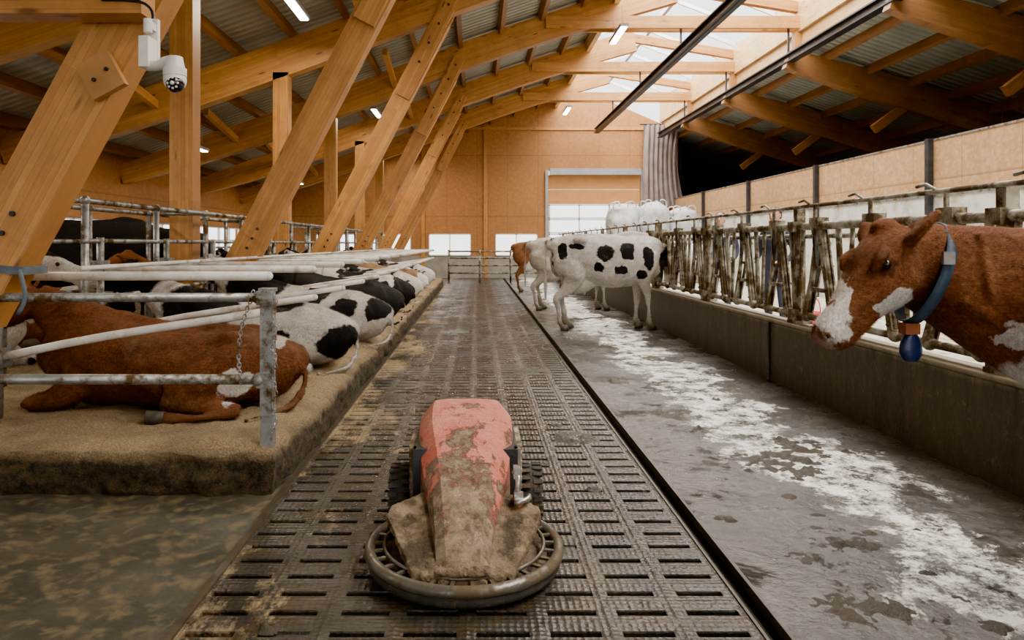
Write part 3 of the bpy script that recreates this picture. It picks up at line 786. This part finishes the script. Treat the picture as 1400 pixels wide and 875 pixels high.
def lying_cow(name,loc,rz,mat,neck=None,hd=(.9,0,-.35),hside=(0,1,0),vox=.022,zs=1.0,flip=1,ears=(.2,.2)):
    b=MB();eb=MB();hb=MB()
    T=[(-.92,0,.28,.08,.08),(-.87,0,.30,.18,.17),(-.74,0,.31,.28,.24),(-.52,0,.32,.345,.29),(-.2,0,.31,.40,.31),(.1,0,.32,.41,.33),(.38,0,.37,.36,.355),(.6,0,.43,.28,.34),(.78,0,.50,.19,.28),(.88,0,.54,.12,.2)]
    b.loft(T,(0,1,0),26,3,0,True,.92)
    b.sph((-.48,flip*.18,.565),(.10,.07,.07)); b.sph((-.48,-flip*.20,.54),(.12,.08,.075)); b.sph((-.86,flip*.09,.42),(.06,.05,.06)); b.sph((-.86,-flip*.09,.42),(.06,.05,.06))
    b.loft([(-.82,0,.50,.03,.03),(-.5,0,.605,.04,.04),(0,0,.635,.04,.04),(.4,0,.72,.06,.05),(.65,0,.73,.05,.06)],(0,1,0),10,3)
    neck=neck or [(.66,0,.56,.18,.25),(.88,0,.72,.13,.18),(1.04,0,.88,.105,.14),(1.14,0,.97,.095,.12)]
    b.loft(neck,(0,1,0),18,3)
    p=V(neck[-1][:3])+V((.02,0,.03))
    head(b,p,hd,hside,1.0,eb,ears)
    f=flip
    for s,k in((f,1.0),(-f,.8)):
        b.loft([(-.70,s*.18,.38,.12*k,.20*k),(-.52,s*.27,.33,.15*k,.22*k),(-.30,s*.36,.24,.13*k,.18*k),(-.15,s*.40,.17,.08*k,.11*k)],(0,1,0),14,3)
        b.loft([(-.12,s*.41,.14,.07,.08),(-.38,s*.44,.10,.055,.065),(-.62,s*.46,.075,.042,.05)],(0,1,0),12,3)
        b.loft([(-.62,s*.46,.075,.042,.05),(-.45,s*.52,.05,.032,.034),(-.25,s*.56,.045,.034,.036),(-.16,s*.57,.05,.042,.042)],(0,1,0),12,3)
        hb.loft([(-.19,s*.57,.05,.042,.042),(-.08,s*.58,.05,.048,.048)],(0,1,0),12,1)
        b.loft([(.50,s*.18,.44,.11,.18),(.52,s*.25,.26,.09,.13),(.66,s*.26,.13,.065,.075),(.84,s*.25,.08,.052,.055),(.92,s*.24,.07,.045,.045)],(0,1,0),12,3)
        b.loft([(.90,s*.24,.07,.042,.042),(.74,s*.22,.045,.032,.032),(.62,s*.2,.045,.036,.036)],(0,1,0),12,3)
    b.loft([(-.86,0,.46,.03,.03),(-.93,f*.03,.36,.024,.024),(-.95,f*.10,.18,.018,.018),(-.90,f*.24,.06,.018,.018),(-.80,f*.42,.04,.028,.024),(-.70,f*.56,.04,.01,.01)],(0,1,0),10,3)
    for v_ in b.v: v_.z*=zs
    for v_ in eb.v: v_.z*=zs
    return finish(b,eb,name,loc,rz,mat,vox,hb)
BROWN=(.27,.105,.045);BROWN2=(.14,.052,.022)
m=cowmat('brown_cow_coat',BROWN,[((-.60,.45,.22),(.12,.2,.10),WHITE),((-.76,.1,.50),(.09,.2,.08),WH2),((1.28,0,.78),(.10,.2,.14),WHITE),((.95,.25,.15),(.10,.2,.10),WH2)],base2=BROWN2,mudz=.12,dist=.14,pscale=5)
e=lying_cow('cow',(-2.16,4.88,.25),math.pi,m,neck=[(.60,0,.56,.18,.26),(.78,.02,.72,.13,.19),(.92,.05,.84,.105,.14),(.98,.07,.90,.095,.12)],hd=(.72,.25,-.62),hside=(-.35,.9,0),vox=.014,zs=.88,ears=(.3,.3))
fur(e,80000,.024,.0020,(-1,0,-.55),seed=3)
m=cowmat('holstein_coat_a',WHITE,[((-.80,.25,.25),(.14,.4,.17),BLACK),((-.25,-.1,.60),(.22,.35,.14),BLACK),((.45,.2,.55),(.35,.5,.3),BLACK),((1.2,0,.9),(.4,.4,.3),BLACK),((-.30,.35,.30),(.12,.2,.10),BLACK)],base2=WH2,mudz=.10,dist=.15)
e=lying_cow('cow',(-2.05,6.35,.25),math.pi,m,zs=.93)
fur(e,55000,.026,.0026,(-1,0,-.55),seed=4)
m=cowmat('holstein_coat_b',WHITE,[((-.80,.2,.42),(.16,.3,.12),BLACK),((-.42,.3,.40),(.16,.25,.13),BLACK),((-.10,.2,.6),(.13,.3,.15),BLACK),((-.88,-.1,.2),(.09,.2,.12),BLACK),((.6,0,.6),(.35,.5,.3),BLACK)],base2=WH2,mudz=.10,dist=.15)
e=lying_cow('cow',(-1.92,7.9,.25),math.pi,m,zs=.95)
fur(e,35000,.028,.003,(-1,0,-.55),seed=5)
mN=cowmat('holstein_coat_c',WHITE,nz=(2.0,.50,BLACK,(3,1,2)),base2=WH2,mudz=.10)
mK=cowmat('black_cow_coat',BLACK,[((-.6,.3,.2),(.2,.3,.12),WHITE)],base2=(.03,.028,.026))
mT=cowmat('tan_cow_coat',(.42,.26,.14),nz=(2.0,.52,WHITE,(7,1,2)),base2=(.30,.17,.08),mudz=.10)
mP=cowmat('holstein_coat_d',WHITE,nz=(1.7,.53,BLACK,(13,5,2)),base2=WH2,mudz=.10)
lying_cow('cow',(-1.98,9.7,.25),math.pi,mK,vox=.03)
lying_cow('cow',(-1.98,11.4,.25),math.pi,mN,vox=.03)
lying_cow('cow',(-1.98,13.0,.25),math.pi,mP,vox=.03)
lying_cow('cow',(-2.0,14.8,.25),math.pi,mT,vox=.03)
lying_cow('cow',(-2.0,17.2,.25),math.pi,mP,vox=.03)
lying_cow('cow',(-5.0,6.1,.25),0,mP,vox=.03)
lying_cow('cow',(-5.0,7.5,.25),0,cowmat('red_white_coat',WHITE,nz=(2.2,.48,(.25,.09,.03),(2,9,2)),mudz=.1),vox=.03)
lying_cow('cow',(-5.0,10.2,.25),0,mN,vox=.03)
lying_cow('cow',(-5.0,12.7,.25),0,mK,vox=.03)
stand_cow('cow',(-5.0,9.0,.25),0,cowmat('black_cow_coat_2',BLACK,base2=(.03,.028,.026)),vox=.03)
m=cowmat('holstein_coat_e',WHITE,[((-.80,-.2,1.27),(.07,.3,.16),BLACK),((-.60,-.3,1.36),(.12,.2,.06),BLACK),((-.14,-.3,1.25),(.15,.3,.13),BLACK),((-.26,-.3,1.02),(.08,.2,.08),BLACK),((.22,-.3,1.28),(.12,.3,.15),BLACK),((.13,-.3,.98),(.13,.3,.07),BLACK),((.56,-.3,1.18),(.09,.3,.20),BLACK),((.45,-.3,.90),(.07,.3,.07),BLACK),((-.92,0,1.0),(.05,.1,.5),BLACK),((1.0,0,1.1),(.25,.4,.3),BLACK)],base2=WH2,mudz=.30,dist=.11,pscale=5)
NK=((.62,0,1.16,.17,.26),(.95,0,1.10,.12,.19),(1.25,0,1.0,.10,.15),(1.42,0,.97,.09,.12))
e=stand_cow('cow',(2.16,11.15,0),.06,m,hd=(.45,0,-.9),neck=NK,step=.55,vox=.016,sc_=1.06)
fur(e,40000,.026,.0035,(-1,0,-.7),seed=6)
stand_cow('cow',(2.05,14.4,0),.0,cowmat('pale_cow_coat',(.70,.63,.53),nz=(1.4,.60,(.22,.15,.10),(1,1,1)),mudz=.3),hd=(.45,0,-.9),neck=NK,step=.5,vox=.025,sc_=1.05)
stand_cow('cow',(1.95,20.0,0),.0,cowmat('red_cow_coat',(.30,.12,.05),[((0,0,.7),(.6,.5,.25),WHITE)],mudz=.3),hd=(.45,0,-.9),neck=NK,vox=.03)
def front_cow():
    b=MB();eb=MB();hb=MB()
    X=2.42
    b.loft([(X,.62,1.20,.09,.12),(X,.72,1.20,.22,.24),(X,.95,1.14,.29,.33),(X,1.3,1.06,.33,.42),(X,1.65,1.05,.33,.43),(X,1.95,1.07,.28,.41),(X-.03,2.2,1.12,.24,.37),(X-.08,2.38,1.15,.19,.30),(X-.12,2.5,1.16,.12,.18)],(1,0,0),26,3)
    b.sph((X,2.0,1.42),(.08,.25,.07))
    b.loft([(2.46,2.15,1.10,.24,.38),(2.28,2.46,1.13,.21,.355),(2.12,2.68,1.19,.165,.285),(1.97,2.79,1.26,.130,.225),(1.85,2.83,1.32,.110,.175),(1.75,2.84,1.38,.095,.13)],(.5,1,0),24,4)
    b.loft([(2.36,2.42,.86,.09,.12),(2.15,2.60,.95,.045,.09),(1.97,2.74,1.08,.035,.06)],(.5,1,0),12,3)
    b.loft([(2.22,2.3,1.35,.10,.08),(2.20,2.38,1.15,.13,.11),(2.22,2.36,.9,.12,.1)],(1,0,0),14,3)
    for k in range(4):
        q=.0+.085*k
        b.loft([(1.99+q,2.70-.055*k,1.44-.02*k,.014,.02),(1.97+q,2.625-.06*k,1.24,.018,.024),(2.02+q,2.615-.055*k,1.04-.03*k,.014,.02)],(1,0,0),8,3)
    b.loft([(1.92,2.70,1.18,.03,.04),(2.08,2.53,1.06,.04,.05),(2.22,2.36,.98,.05,.06)],(.5,1,0),10,3)
    poll=V((1.72,2.83,1.425)); d=V((-.60,-.14,-.80))
    mz,up,sdv=head(b,poll,d,(-.14,1,0),1.04,eb,ears=(.12,.30),back=.75,earlen=.98)
    for s in(-1,1):
        lx=X+s*.16
        b.loft([(lx,2.15,1.05,.12,.16),(lx,2.18,.75,.08,.10),(lx,2.16,.45,.055,.055),(lx,2.16,.2,.04,.042),(lx,2.2,.04,.05,.06)],(1,0,0),14,3)
        hb.loft([(lx,2.2,.07,.046,.055),(lx,2.22,0,.056,.075)],(1,0,0),12,1)
        b.loft([(lx,.95,1.05,.14,.22),(lx,1.02,.75,.1,.15),(lx,.84,.48,.046,.062),(lx,.87,.2,.04,.042),(lx,.92,.04,.05,.06)],(1,0,0),14,3)
        hb.loft([(lx,.92,.07,.046,.055),(lx,.94,0,.056,.075)],(1,0,0),12,1)
    b.loft([(X,.66,1.36,.04,.04),(X,.55,1.2,.03,.03),(X,.52,.7,.025,.025),(X,.52,.45,.02,.02)],(1,0,0),10,3)
    dd=d.normalized()
    pj=poll+dd*.27-up*.10
    pn=poll+dd*.46+up*.03
    pats=[(tuple(poll+dd*.22-up*.13),(.075,.2,.05),WHITE),(tuple(pj),(.055,.2,.035),WHITE),(tuple(pn),(.050,.2,.078),WHITE),(tuple(poll+dd*.33+up*.07),(.028,.2,.12),WHITE),((2.16,2.48,.92),(.17,.25,.10),WHITE),((2.20,2.42,1.14),(.05,.2,.06),WHITE),((2.02,2.6,1.06),(.04,.2,.05),WHITE)]
    eyes=[poll+dd*(.157*1.04)+sdv*(s*.1035*1.04)+up*(.028*1.04) for s in(1,-1)]
    mt=cowmat('brown_cow_coat_front',(.31,.120,.050),pats,base2=(.15,.055,.022),muzzle=(tuple(mz+up*.0),.062,(.36,.22,.18)),dist=.06,pscale=13,dark=[(tuple(eyes[1]),.05,(.03,.012,.006))])
    e=finish(b,eb,'cow',(0,0,0),0,mt,.0080,hb)
    for md in e.children[0].modifiers:
        if md.name=='s': md.iterations=4
        if md.name=='d': md.strength=.025
        if md.name=='d2': md.strength=.012
    fur(e,190000,.014,.0013,(.8,-.25,-.45),(1.2,2.0,.5),(2.9,3.2,1.8),[(tuple(mz+dd*.02),.055)]+[(tuple(q),.028) for q in eyes],seed=9)
    c=MB()
    cen=V((1.86,2.83,1.285)); t=V((-.80,.05,.28)).normalized(); sd=V((.1,1,0)); sd=(sd-t*sd.dot(t)).normalized(); h=t.cross(sd)
    if h.z<0:h=-h
    n=48;vs=[];fs=[]
    for i in range(n):
        a=2*math.pi*i/n
        for rr_,tt in((1.0,-.022),(1.04,-.022),(1.04,.022),(1.0,.022)):
            vs.append(cen+sd*math.cos(a)*.137*rr_+h*math.sin(a)*.210*rr_+t*tt-h*.01)
    for i in range(n):
        for k in range(4): fs.append((i*4+k,((i+1)%n)*4+k,((i+1)%n)*4+(k+1)%4,i*4+(k+1)%4))
    c.add(vs,fs,0,None,True)
    bot=cen-h*.228
    c.box(bot+V((.0,-.02,-.02)),(.06,.05,.045),2)
    c.loft([(*(bot+V((0,-.02,-.04))),.02,.02),(*(bot+V((.005,-.02,-.07))),.040,.022),(*(bot+V((.005,-.02,-.12))),.046,.025),(*(bot+V((.005,-.02,-.155))),.028,.018)],(1,0,0),18,3,1)
    c.box(cen-sd*.146+V((0,-.005,.06)),(.045,.015,.05),3)
    c.obj('neck_collar',[simple('blue_strap',(.030,.062,.10),(.016,.034,.055),14,.6,0,.3),simple('blue_transponder',(.010,.022,.09),(.008,.016,.06),6,.35),simple('orange_clip',(.30,.08,.025),(.22,.06,.02),6,.5),galv],e)
front_cow()
# ------------------------------------------------------------ manure robot
def robot():
    def robmat():
        m,nt,b=newmat('muddy_red_paint'); v=coords(nt)
        red=mixc(nt,rng(nt,noi(nt,v,9,6),.3,.7),(.52,.105,.060),(.64,.24,.16))
        sx=N(nt,'ShaderNodeSeparateXYZ'); link(nt,v,sx.inputs[0])
        g=noi(nt,v,6,10,.76)
        cent=rng(nt,mth(nt,'ABSOLUTE',sx.outputs[0]),.0,.16,.11,-.02)
        lowz=rng(nt,sx.outputs[2],.12,.6,.15,-.10)
        mk=rng(nt,mth(nt,'ADD',mth(nt,'ADD',g,lowz),cent),.52,.58)
        mud=mixc(nt,rng(nt,noi(nt,v,18,9,.78),.38,.62),(.10,.065,.036),(.34,.25,.16))
        c=mixc(nt,mk,red,mud)
        c=mixc(nt,rng(nt,noi(nt,v,15,8,.8),.57,.66,0,.75),c,(.60,.43,.33))
        link(nt,c,b.inputs['Base Color']); link(nt,rng(nt,mk,0,1,.35,.9),b.inputs['Roughness'])
        bump(nt,b,mth(nt,'ADD',mth(nt,'MULTIPLY',mk,1.0),mth(nt,'MULTIPLY',noi(nt,v,24,9,.75),1.0)),.9,.016)
        return m
    red=robmat()
    mud=simple('caked_manure',(.11,.072,.036),(.25,.178,.105),14,.85,0,1.0,dirt=(.045,.028,.013),dirt_amt=.52,dscale=9)
    ringm=simple('muddy_steel_ring',(.15,.14,.115),(.09,.075,.055),8,.3,.5,.3,dirt=(.11,.08,.045),dirt_amt=.5,dscale=8)
    e=empty('manure_cleaning_robot',(-.055,2.98,0))
    b=MB()
    st=[(-.345,.10,.060,.085,.06),(-.33,.15,.075,.10,.05),(-.2,.235,.090,.12,.06),(.0,.335,.112,.155,.08),(.2,.43,.142,.20,.13),(.34,.50,.168,.225,.17),(.44,.545,.180,.235,.2),(.60,.575,.180,.235,.2),(.70,.56,.162,.22,.2),(.735,.50,.14,.2,.2)]
    st=catmull(st,3)
    vs=[];fs=[]
    for (y,zt,wt,wb,zb) in st:
        zt2=zt-.045
        prof=[(-wb,zb),(-wb*.99,zt2-.04),(-(wt+.025),zt2),(-(wt-.012),zt-.006),(-(wt-.05),zt),(0,zt+.002),(wt-.05,zt),(wt-.012,zt-.006),(wt+.025,zt2),(wb*.99,zt2-.04),(wb,zb)]
        vs+= [(x,y,z) for x,z in prof]
    k=11
    for i in range(len(st)-1):
        for j in range(k-1): fs.append((i*k+j,i*k+j+1,(i+1)*k+j+1,(i+1)*k+j))
        fs.append((i*k+k-1,i*k,(i+1)*k,(i+1)*k+k-1))
    fs.append(tuple(range(k))); fs.append(tuple(reversed(range((len(st)-1)*k,len(st)*k))))
    b.add(vs,fs,0,None,False)
    o=b.obj('hood',[red],e); bv=o.modifiers.new('b','BEVEL'); bv.width=.008; bv.segments=2; bv.limit_method='ANGLE'; bv.angle_limit=.4
    sb=o.modifiers.new('sub','SUBSURF'); sb.levels=1; sb.render_levels=1
    b=MB()
    b.box((0,.50,.27),(.50,.46,.30),0); b.box((0,.25,.14),(.42,.5,.14),0)
    for s in(-1,1):
        for q in range(6): b.box((s*.262,.50,.22+q*.038),(.025,.34,.018),1)
        b.box((s*.25,.30,.30),(.03,.04,.24),1)
        b.cyl((s*.2,.47,.14),(s*.38,.47,.14),.03,1)
    b.obj('chassis',[dark_steel,galv_dirty],e)
    b=MB()
    for s in(-1,1):
        cx=s*.325
        M=Matrix.Translation((cx,.47,.142))@Euler((0,math.pi/2,0)).to_matrix().to_4x4()
        b.torus((0,0,0),.095,.047,0,M,32,12)
        b.cyl((cx-.05,.47,.142),(cx+.05,.47,.142),.10,0,28); b.cyl((cx-.055,.47,.142),(cx+.055,.47,.142),.05,1,16)
        for q in range(22):
            a=2*math.pi*q/22
            for w_ in(-.03,.03):
                aa=a+(.14 if w_>0 else 0)
                b.box((cx+w_,.47+.138*math.cos(aa),.142+.138*math.sin(aa)),(.045,.022,.016),0,rot=(aa-math.pi/2,0,0))
    b.obj('wheels',[black_rub,galv_dirty],e)
    b=MB()
    b.torus((0,0,.085),.408,.024,0,None,72,14)
    b.torus((0,0,.045),.388,.03,1,None,72,10)
    b.torus((0,0,.105),.345,.008,0,None,60,8)
    for q in range(30):
        a=2*math.pi*q/30
        b.box((.375*math.cos(a),.375*math.sin(a),.095),(.07,.016,.010),0,rot=(0,0,a))
    b.obj('bumper_ring',[ringm,black_rub],e)
    b=MB()
    n=48;R=12;vs=[];fs=[]
    for i in range(R+1):
        r=.395*i/R
        for j in range(n):
            a=2*math.pi*j/n; x,y=r*math.cos(a),r*math.sin(a)
            z=.055+.05*(1-i/R)+.030*noise.noise(V((x*9,y*9,1)))+.018*noise.noise(V((x*26,y*26,1)))
            if i==R: z=.05
            vs.append((x,y,z))
    for i in range(R):
        for j in range(n): fs.append((i*n+j,(i+1)*n+j,(i+1)*n+(j+1)%n,i*n+(j+1)%n))
    b.add(vs,fs,0,None,True)
    b.obj('deck',[simple('dark_caked_deck',(.04,.028,.014),(.14,.095,.05),12,.8,0,1.0)],e)
    b=MB()
    for s in(-1,1):
        T=[(s*.06,-.335,.125),(s*.20,-.315,.115),(s*.335,-.02,.225),(s*.33,.05,.235),(s*.20,.15,.26),(s*.07,.15,.27)]
        n=len(T); vs=[(x,y,z-.035) for x,y,z in T]+[(x,y,z) for x,y,z in T]
        fs=[tuple(range(n)),tuple(range(n,2*n))]+[(i,(i+1)%n,n+(i+1)%n,n+i) for i in range(n)]
        b.add(vs,fs,0)
        T=[(s*.05,-.34,.115),(s*.16,-.33,.11),(s*.235,-.04,.19),(s*.22,.12,.23),(s*.07,.13,.25)]
        n=len(T); vs=[(x,y,.045) for x,y,z in T]+[(x,y,z) for x,y,z in T]
        fs=[tuple(range(n)),tuple(range(n,2*n))]+[(i,(i+1)%n,n+(i+1)%n,n+i) for i in range(n)]
        b.add(vs,fs,0)
    b.sph((0,-.31,.12),(.12,.045,.028),0,20); b.sph((.0,-.27,.15),(.09,.05,.03),0,20)
    o=b.obj('side_wings',[mud],e); r=o.modifiers.new('r','REMESH'); r.mode='VOXEL'; r.voxel_size=.006; r.use_smooth_shade=True
    s_=o.modifiers.new('s','SMOOTH'); s_.factor=.5; s_.iterations=2
    tx=bpy.data.textures.new('crust','CLOUDS'); tx.noise_scale=.04; tx.noise_depth=5
    d_=o.modifiers.new('d','DISPLACE'); d_.texture=tx; d_.strength=.018; d_.mid_level=.5
    b=MB()
    for (cx,cy,cz,rx,ry,rz) in((.26,.18,.10,.08,.08,.06),(-.26,.20,.10,.08,.08,.06),(.1,.22,.12,.2,.1,.08),(-.12,.22,.12,.2,.1,.08)):
        b.sph((cx,cy,cz),(rx,ry,rz),0,20)
    for v_ in b.v: v_ += V((noise.noise(v_*22),noise.noise(v_*22+V((5,5,5))),noise.noise(v_*22+V((9,1,5)))*.6))*.03
    b.obj('manure_crust',[mud],e)
    b=MB()
    b.tube([(.215,.10,.22),(.235,.07,.29),(.24,.08,.35),(.225,.12,.37)],.014,10,0,3); b.tube([(.225,.02,.26),(.28,.04,.27),(.29,.10,.26)],.012,10,0,3)
    b.cyl((.22,.05,.27),(.26,.05,.27),.03,0); b.box((.235,.10,.37),(.03,.05,.05)); b.cyl((.245,.06,.2),(.245,.06,.26),.016,1)
    b.obj('latch_valve',[simple('chrome',(.5,.5,.48),(.3,.28,.25),8,.3,.8,0,dirt=(.12,.08,.04),dirt_amt=.4,dscale=20),simple('orange_plastic',(.5,.14,.06),(.4,.1,.05),8,.4)],e)
robot()
def ptz():
    e=empty('security_camera',(-1.73,3.63,-.15))
    b=MB()
    b.box((0,.03,2.62),(.05,.03,.26)); b.box((0,-.0,2.70),(.04,.10,.04)); b.box((.0,-.04,2.55),(.05,.10,.16)); b.cyl((0,-.04,2.66),(0,-.04,2.73),.022)
    b.tube([(.0,-.05,2.49),(.06,-.06,2.48),(.11,-.07,2.50),(.155,-.08,2.50)],.026,12,0,4)
    b.cyl((.16,-.08,2.46),(.16,-.08,2.52),.05,0,24,.038); b.cyl((.16,-.08,2.42),(.16,-.08,2.46),.058,0,24)
    b.sph((.16,-.08,2.40),.058,0,24)
    b.obj('housing',[white_pl],e)
    b=MB()
    b.sph((.168,-.096,2.378),.047,0,20)
    for q in range(8):
        a=2*math.pi*q/8; b.sph((.172+.026*math.cos(a),-.135,2.372+.026*math.sin(a)),.0065,1,8)
    b.sph((.172,-.141,2.372),.011,1,10)
    b.obj('lens_ball',[glassy,white_pl],e)
    b=MB(); b.tube([(0,0,2.7),(-.02,.05,2.80),(-.1,.06,2.86),(-.3,.06,2.87)],.008,6,0,3); b.obj('cable',[dark_steel],e)
ptz()
def person(x,y,z,rz):
    e=empty('person',(x,y,z),rz)
    navy=simple('navy_workwear',(.03,.04,.075),(.02,.025,.045),10,.85); skin=simple('skin',(.55,.32,.23),(.46,.25,.18),8,.5,0,.05); hair=simple('brown_hair',(.08,.045,.025),(.04,.025,.015),30,.8); boot=simple('rubber_boot',(.03,.035,.03),(.02,.02,.02),8,.5)
    b=MB()
    b.loft([(0,0,.84,.15,.10),(0,0,.95,.175,.12),(0,0,1.10,.155,.11),(0,.01,1.28,.19,.125),(0,.01,1.40,.20,.11),(0,0,1.47,.12,.08),(0,0,1.52,.065,.065)],(1,0,0),18,3)
    for s in(-1,1):
        b.loft([(s*.09,0,.92,.10,.11),(s*.10,0,.70,.085,.095),(s*.11,.02,.48,.062,.07),(s*.115,0,.30,.058,.062),(s*.12,-.01,.10,.05,.055)],(1,0,0),14,3)
        b.loft([(s*.17,0,1.42,.065,.065),(s*.235,-.01,1.30,.055,.058),(s*.27,-.02,1.12,.045,.048),(s*.25,.12,1.0,.04,.04),(s*.20,.24,.98,.034,.034)],(1,0,0),12,3)
    o=b.obj('clothes',[navy],e); r=o.modifiers.new('r','REMESH'); r.mode='VOXEL'; r.voxel_size=.014; r.use_smooth_shade=True
    b=MB()
    b.loft([(0,0,1.48,.052,.055),(0,.01,1.56,.05,.055),(0,.025,1.60,.062,.078),(0,.02,1.67,.076,.096),(0,.01,1.74,.074,.092),(0,0,1.79,.045,.055)],(1,0,0),18,3)
    b.loft([(0,.105,1.70,.010,.010),(0,.13,1.655,.016,.016),(0,.11,1.645,.012,.012)],(1,0,0),8,2)
    for s in(-1,1):
        b.sph((s*.078,.005,1.675),(.010,.02,.03))
        hx,hy,hz=s*.185,.27,.98
        b.loft([(s*.20,.23,.98,.026,.028),(hx,.28,.975,.036,.016),(hx-s*.005,.32,.97,.040,.014)],(1,0,0),10,2)
        for q in range(4):
            fx=hx-.028+q*.019; L=(.06,.075,.07,.055)[q]
            b.loft([(fx,.315,.97,.009,.009),(fx,.315+L*.6,.965,.0085,.0085),(fx,.315+L,.945,.007,.007)],(1,0,0),8,2)
        b.loft([(hx-s*.03,.27,.975,.012,.012),(hx-s*.055,.30,.965,.010,.010),(hx-s*.06,.335,.955,.008,.008)],(1,0,0),8,2)
    b.obj('head_and_hands',[skin],e)
    b=MB(); b.loft([(0,-.03,1.62,.07,.06),(0,-.02,1.70,.084,.088),(0,-.005,1.76,.082,.092),(0,0,1.805,.05,.06)],(1,0,0),16,3)
    b.obj('hair',[hair],e)
    b=MB()
    for s in(-1,1):
        b.sph((s*.03,.108,1.69),.009,0,8)
        b.loft([(s*.12,-.01,.32,.065,.068),(s*.12,-.01,.10,.052,.058),(s*.12,.0,.03,.05,.08)],(1,0,0),12,2,1); b.loft([(s*.12,-.06,.04,.042,.04),(s*.12,.06,.045,.046,.045),(s*.125,.17,.03,.04,.03)],(1,0,0),12,2,1)
    b.obj('eyes_and_boots',[eyem,boot],e)
person(4.32,12.1,.15,2.6)
person(4.55,10.4,.15,2.2)
b=MB()
b.loft([(4.3,8.9,.16,.12,.12),(4.3,8.9,.2,.14,.14),(4.3,8.9,.5,.18,.18)],(1,0,0),20,1,0); b.torus((4.3,8.9,.5),.18,.012,0,None,24,8); b.tube([(4.12,8.9,.5),(4.15,8.9,.66),(4.3,8.9,.72),(4.45,8.9,.66),(4.48,8.9,.5)],.008,6,0,3)
b.obj('feed_bucket',[simple('red_plastic',(.6,.05,.04),(.45,.04,.03),5,.4)])
# ------------------------------------------------------------ manure heaps as irregular low mounds
b=MB()
def heap(cx,cy,r,h,z0=0.0):
    n=34 if r>.1 else 14;vs=[];idx={};fs=[]
    def H(x,y):
        q=math.hypot((x-cx),(y-cy))/r
        nn=.35+1.0*noise.noise(V((x*9,y*9,1)))+.7*noise.noise(V((x*26,y*26,4)))+.35*noise.noise(V((x*60,y*60,4)))
        return h*(max(0,1-q*q))*nn - h*.22 
    for j in range(n+1):
        for i in range(n+1):
            x=cx-r+2*r*i/n; y=cy-r+2*r*j/n; idx[i,j]=len(vs); vs.append((x,y,z0+H(x,y)))
    for j in range(n):
        for i in range(n):
            q=[idx[i,j],idx[i+1,j],idx[i+1,j+1],idx[i,j+1]]
            if max(vs[k][2] for k in q)>z0-.001: fs.append(q)
    used=sorted({k for f in fs for k in f}); mp={k:t for t,k in enumerate(used)}
    vs=[(vs[k][0],vs[k][1],max(vs[k][2],z0-.004)) for k in used]
    b.add(vs,[[mp[k] for k in f] for f in fs],0,None,True)
for a in((1.95,4.35,.36,.05),(2.2,4.7,.28,.04),(1.7,3.2,.22,.03),(1.42,7.0,.25,.03),(.7,4.9,.2,.03),(2.5,6.6,.3,.04),(1.65,5.6,.25,.03),(2.2,8.3,.3,.03),(1.5,2.6,.2,.02),(2.6,5.4,.25,.04),(.6,7.5,.25,.02),(.3,10,.3,.02),(-.6,6.2,.25,.02)): heap(*a)
for i in range(190):
    heap(random.uniform(1.25,2.8) if i%3 else random.uniform(-.9,.9),1.9+random.random()**1.5*14,random.uniform(.025,.08),random.uniform(.012,.035))
b.obj('manure_clumps',[simple('manure',(.022,.015,.006),(.05,.035,.015),30,.45,0,1.0)])
def lamp(x,y,z,e,sz=1.2):
    b=MB(); b.box((x,y,z+.05),(.16,sz,.06),0); b.box((x,y,z+.012),(.12,sz-.06,.02),1)
    b.tube([(x,y-.4,z+.08),(x,y-.4,z+.5)],.006,6,0); b.tube([(x,y+.4,z+.08),(x,y+.4,z+.5)],.006,6,0)
    m,nt,bs=newmat('led_tube'); bs.inputs['Emission Color'].default_value=(1,.97,.9,1); bs.inputs['Emission Strength'].default_value=18
    b.obj('ceiling_lamp',[galv_clean,m])
    l=bpy.data.lights.new('lamp_light','AREA'); l.shape='RECTANGLE'; l.size=.14; l.size_y=sz; l.energy=e; l.color=(1,.84,.62)
    o=bpy.data.objects.new('lamp_light',l); COL.objects.link(o); o.location=(x,y,z-.02)
for y in(10.0,18.2,26): lamp(-2.67,y,4.85,90)
for y in(2.2,6,14,22): lamp(-5.8,y,3.35,45)  # row added to lift the ambient light under the left roof
for y in (1.5,14,22): lamp(2.9,y,5.65,120)
for y in (6,16): lamp(12.0,y,3.9,80)  # added lamps, ambient light for the right hall
l=bpy.data.lights.new('skylight_daylight','AREA'); l.shape='RECTANGLE'; l.size=4.2; l.size_y=34; l.energy=5600; l.color=(1,.965,.91)
o=bpy.data.objects.new('skylight_daylight',l); COL.objects.link(o); o.location=(5.4,11.5,9.2)
w=bpy.data.worlds.new('world'); sc.world=w; w.use_nodes=True
bg=w.node_tree.nodes['Background']; bg.inputs[0].default_value=(1,.985,.96,1); bg.inputs[1].default_value=2.5
cam=bpy.data.cameras.new('camera'); co=bpy.data.objects.new('camera',cam); COL.objects.link(co)
co.location=(0,0,1.4); co.rotation_euler=(math.pi/2,0,0); cam.lens=24; cam.sensor_width=36; cam.shift_x=48/1400; cam.shift_y=-104.5/1400
cam.clip_start=.05; cam.clip_end=300
sc.camera=co
try:
    sc.view_settings.view_transform='AgX'; sc.view_settings.look='AgX - Punchy'; sc.view_settings.exposure=1.12
except Exception as ex: print(ex)
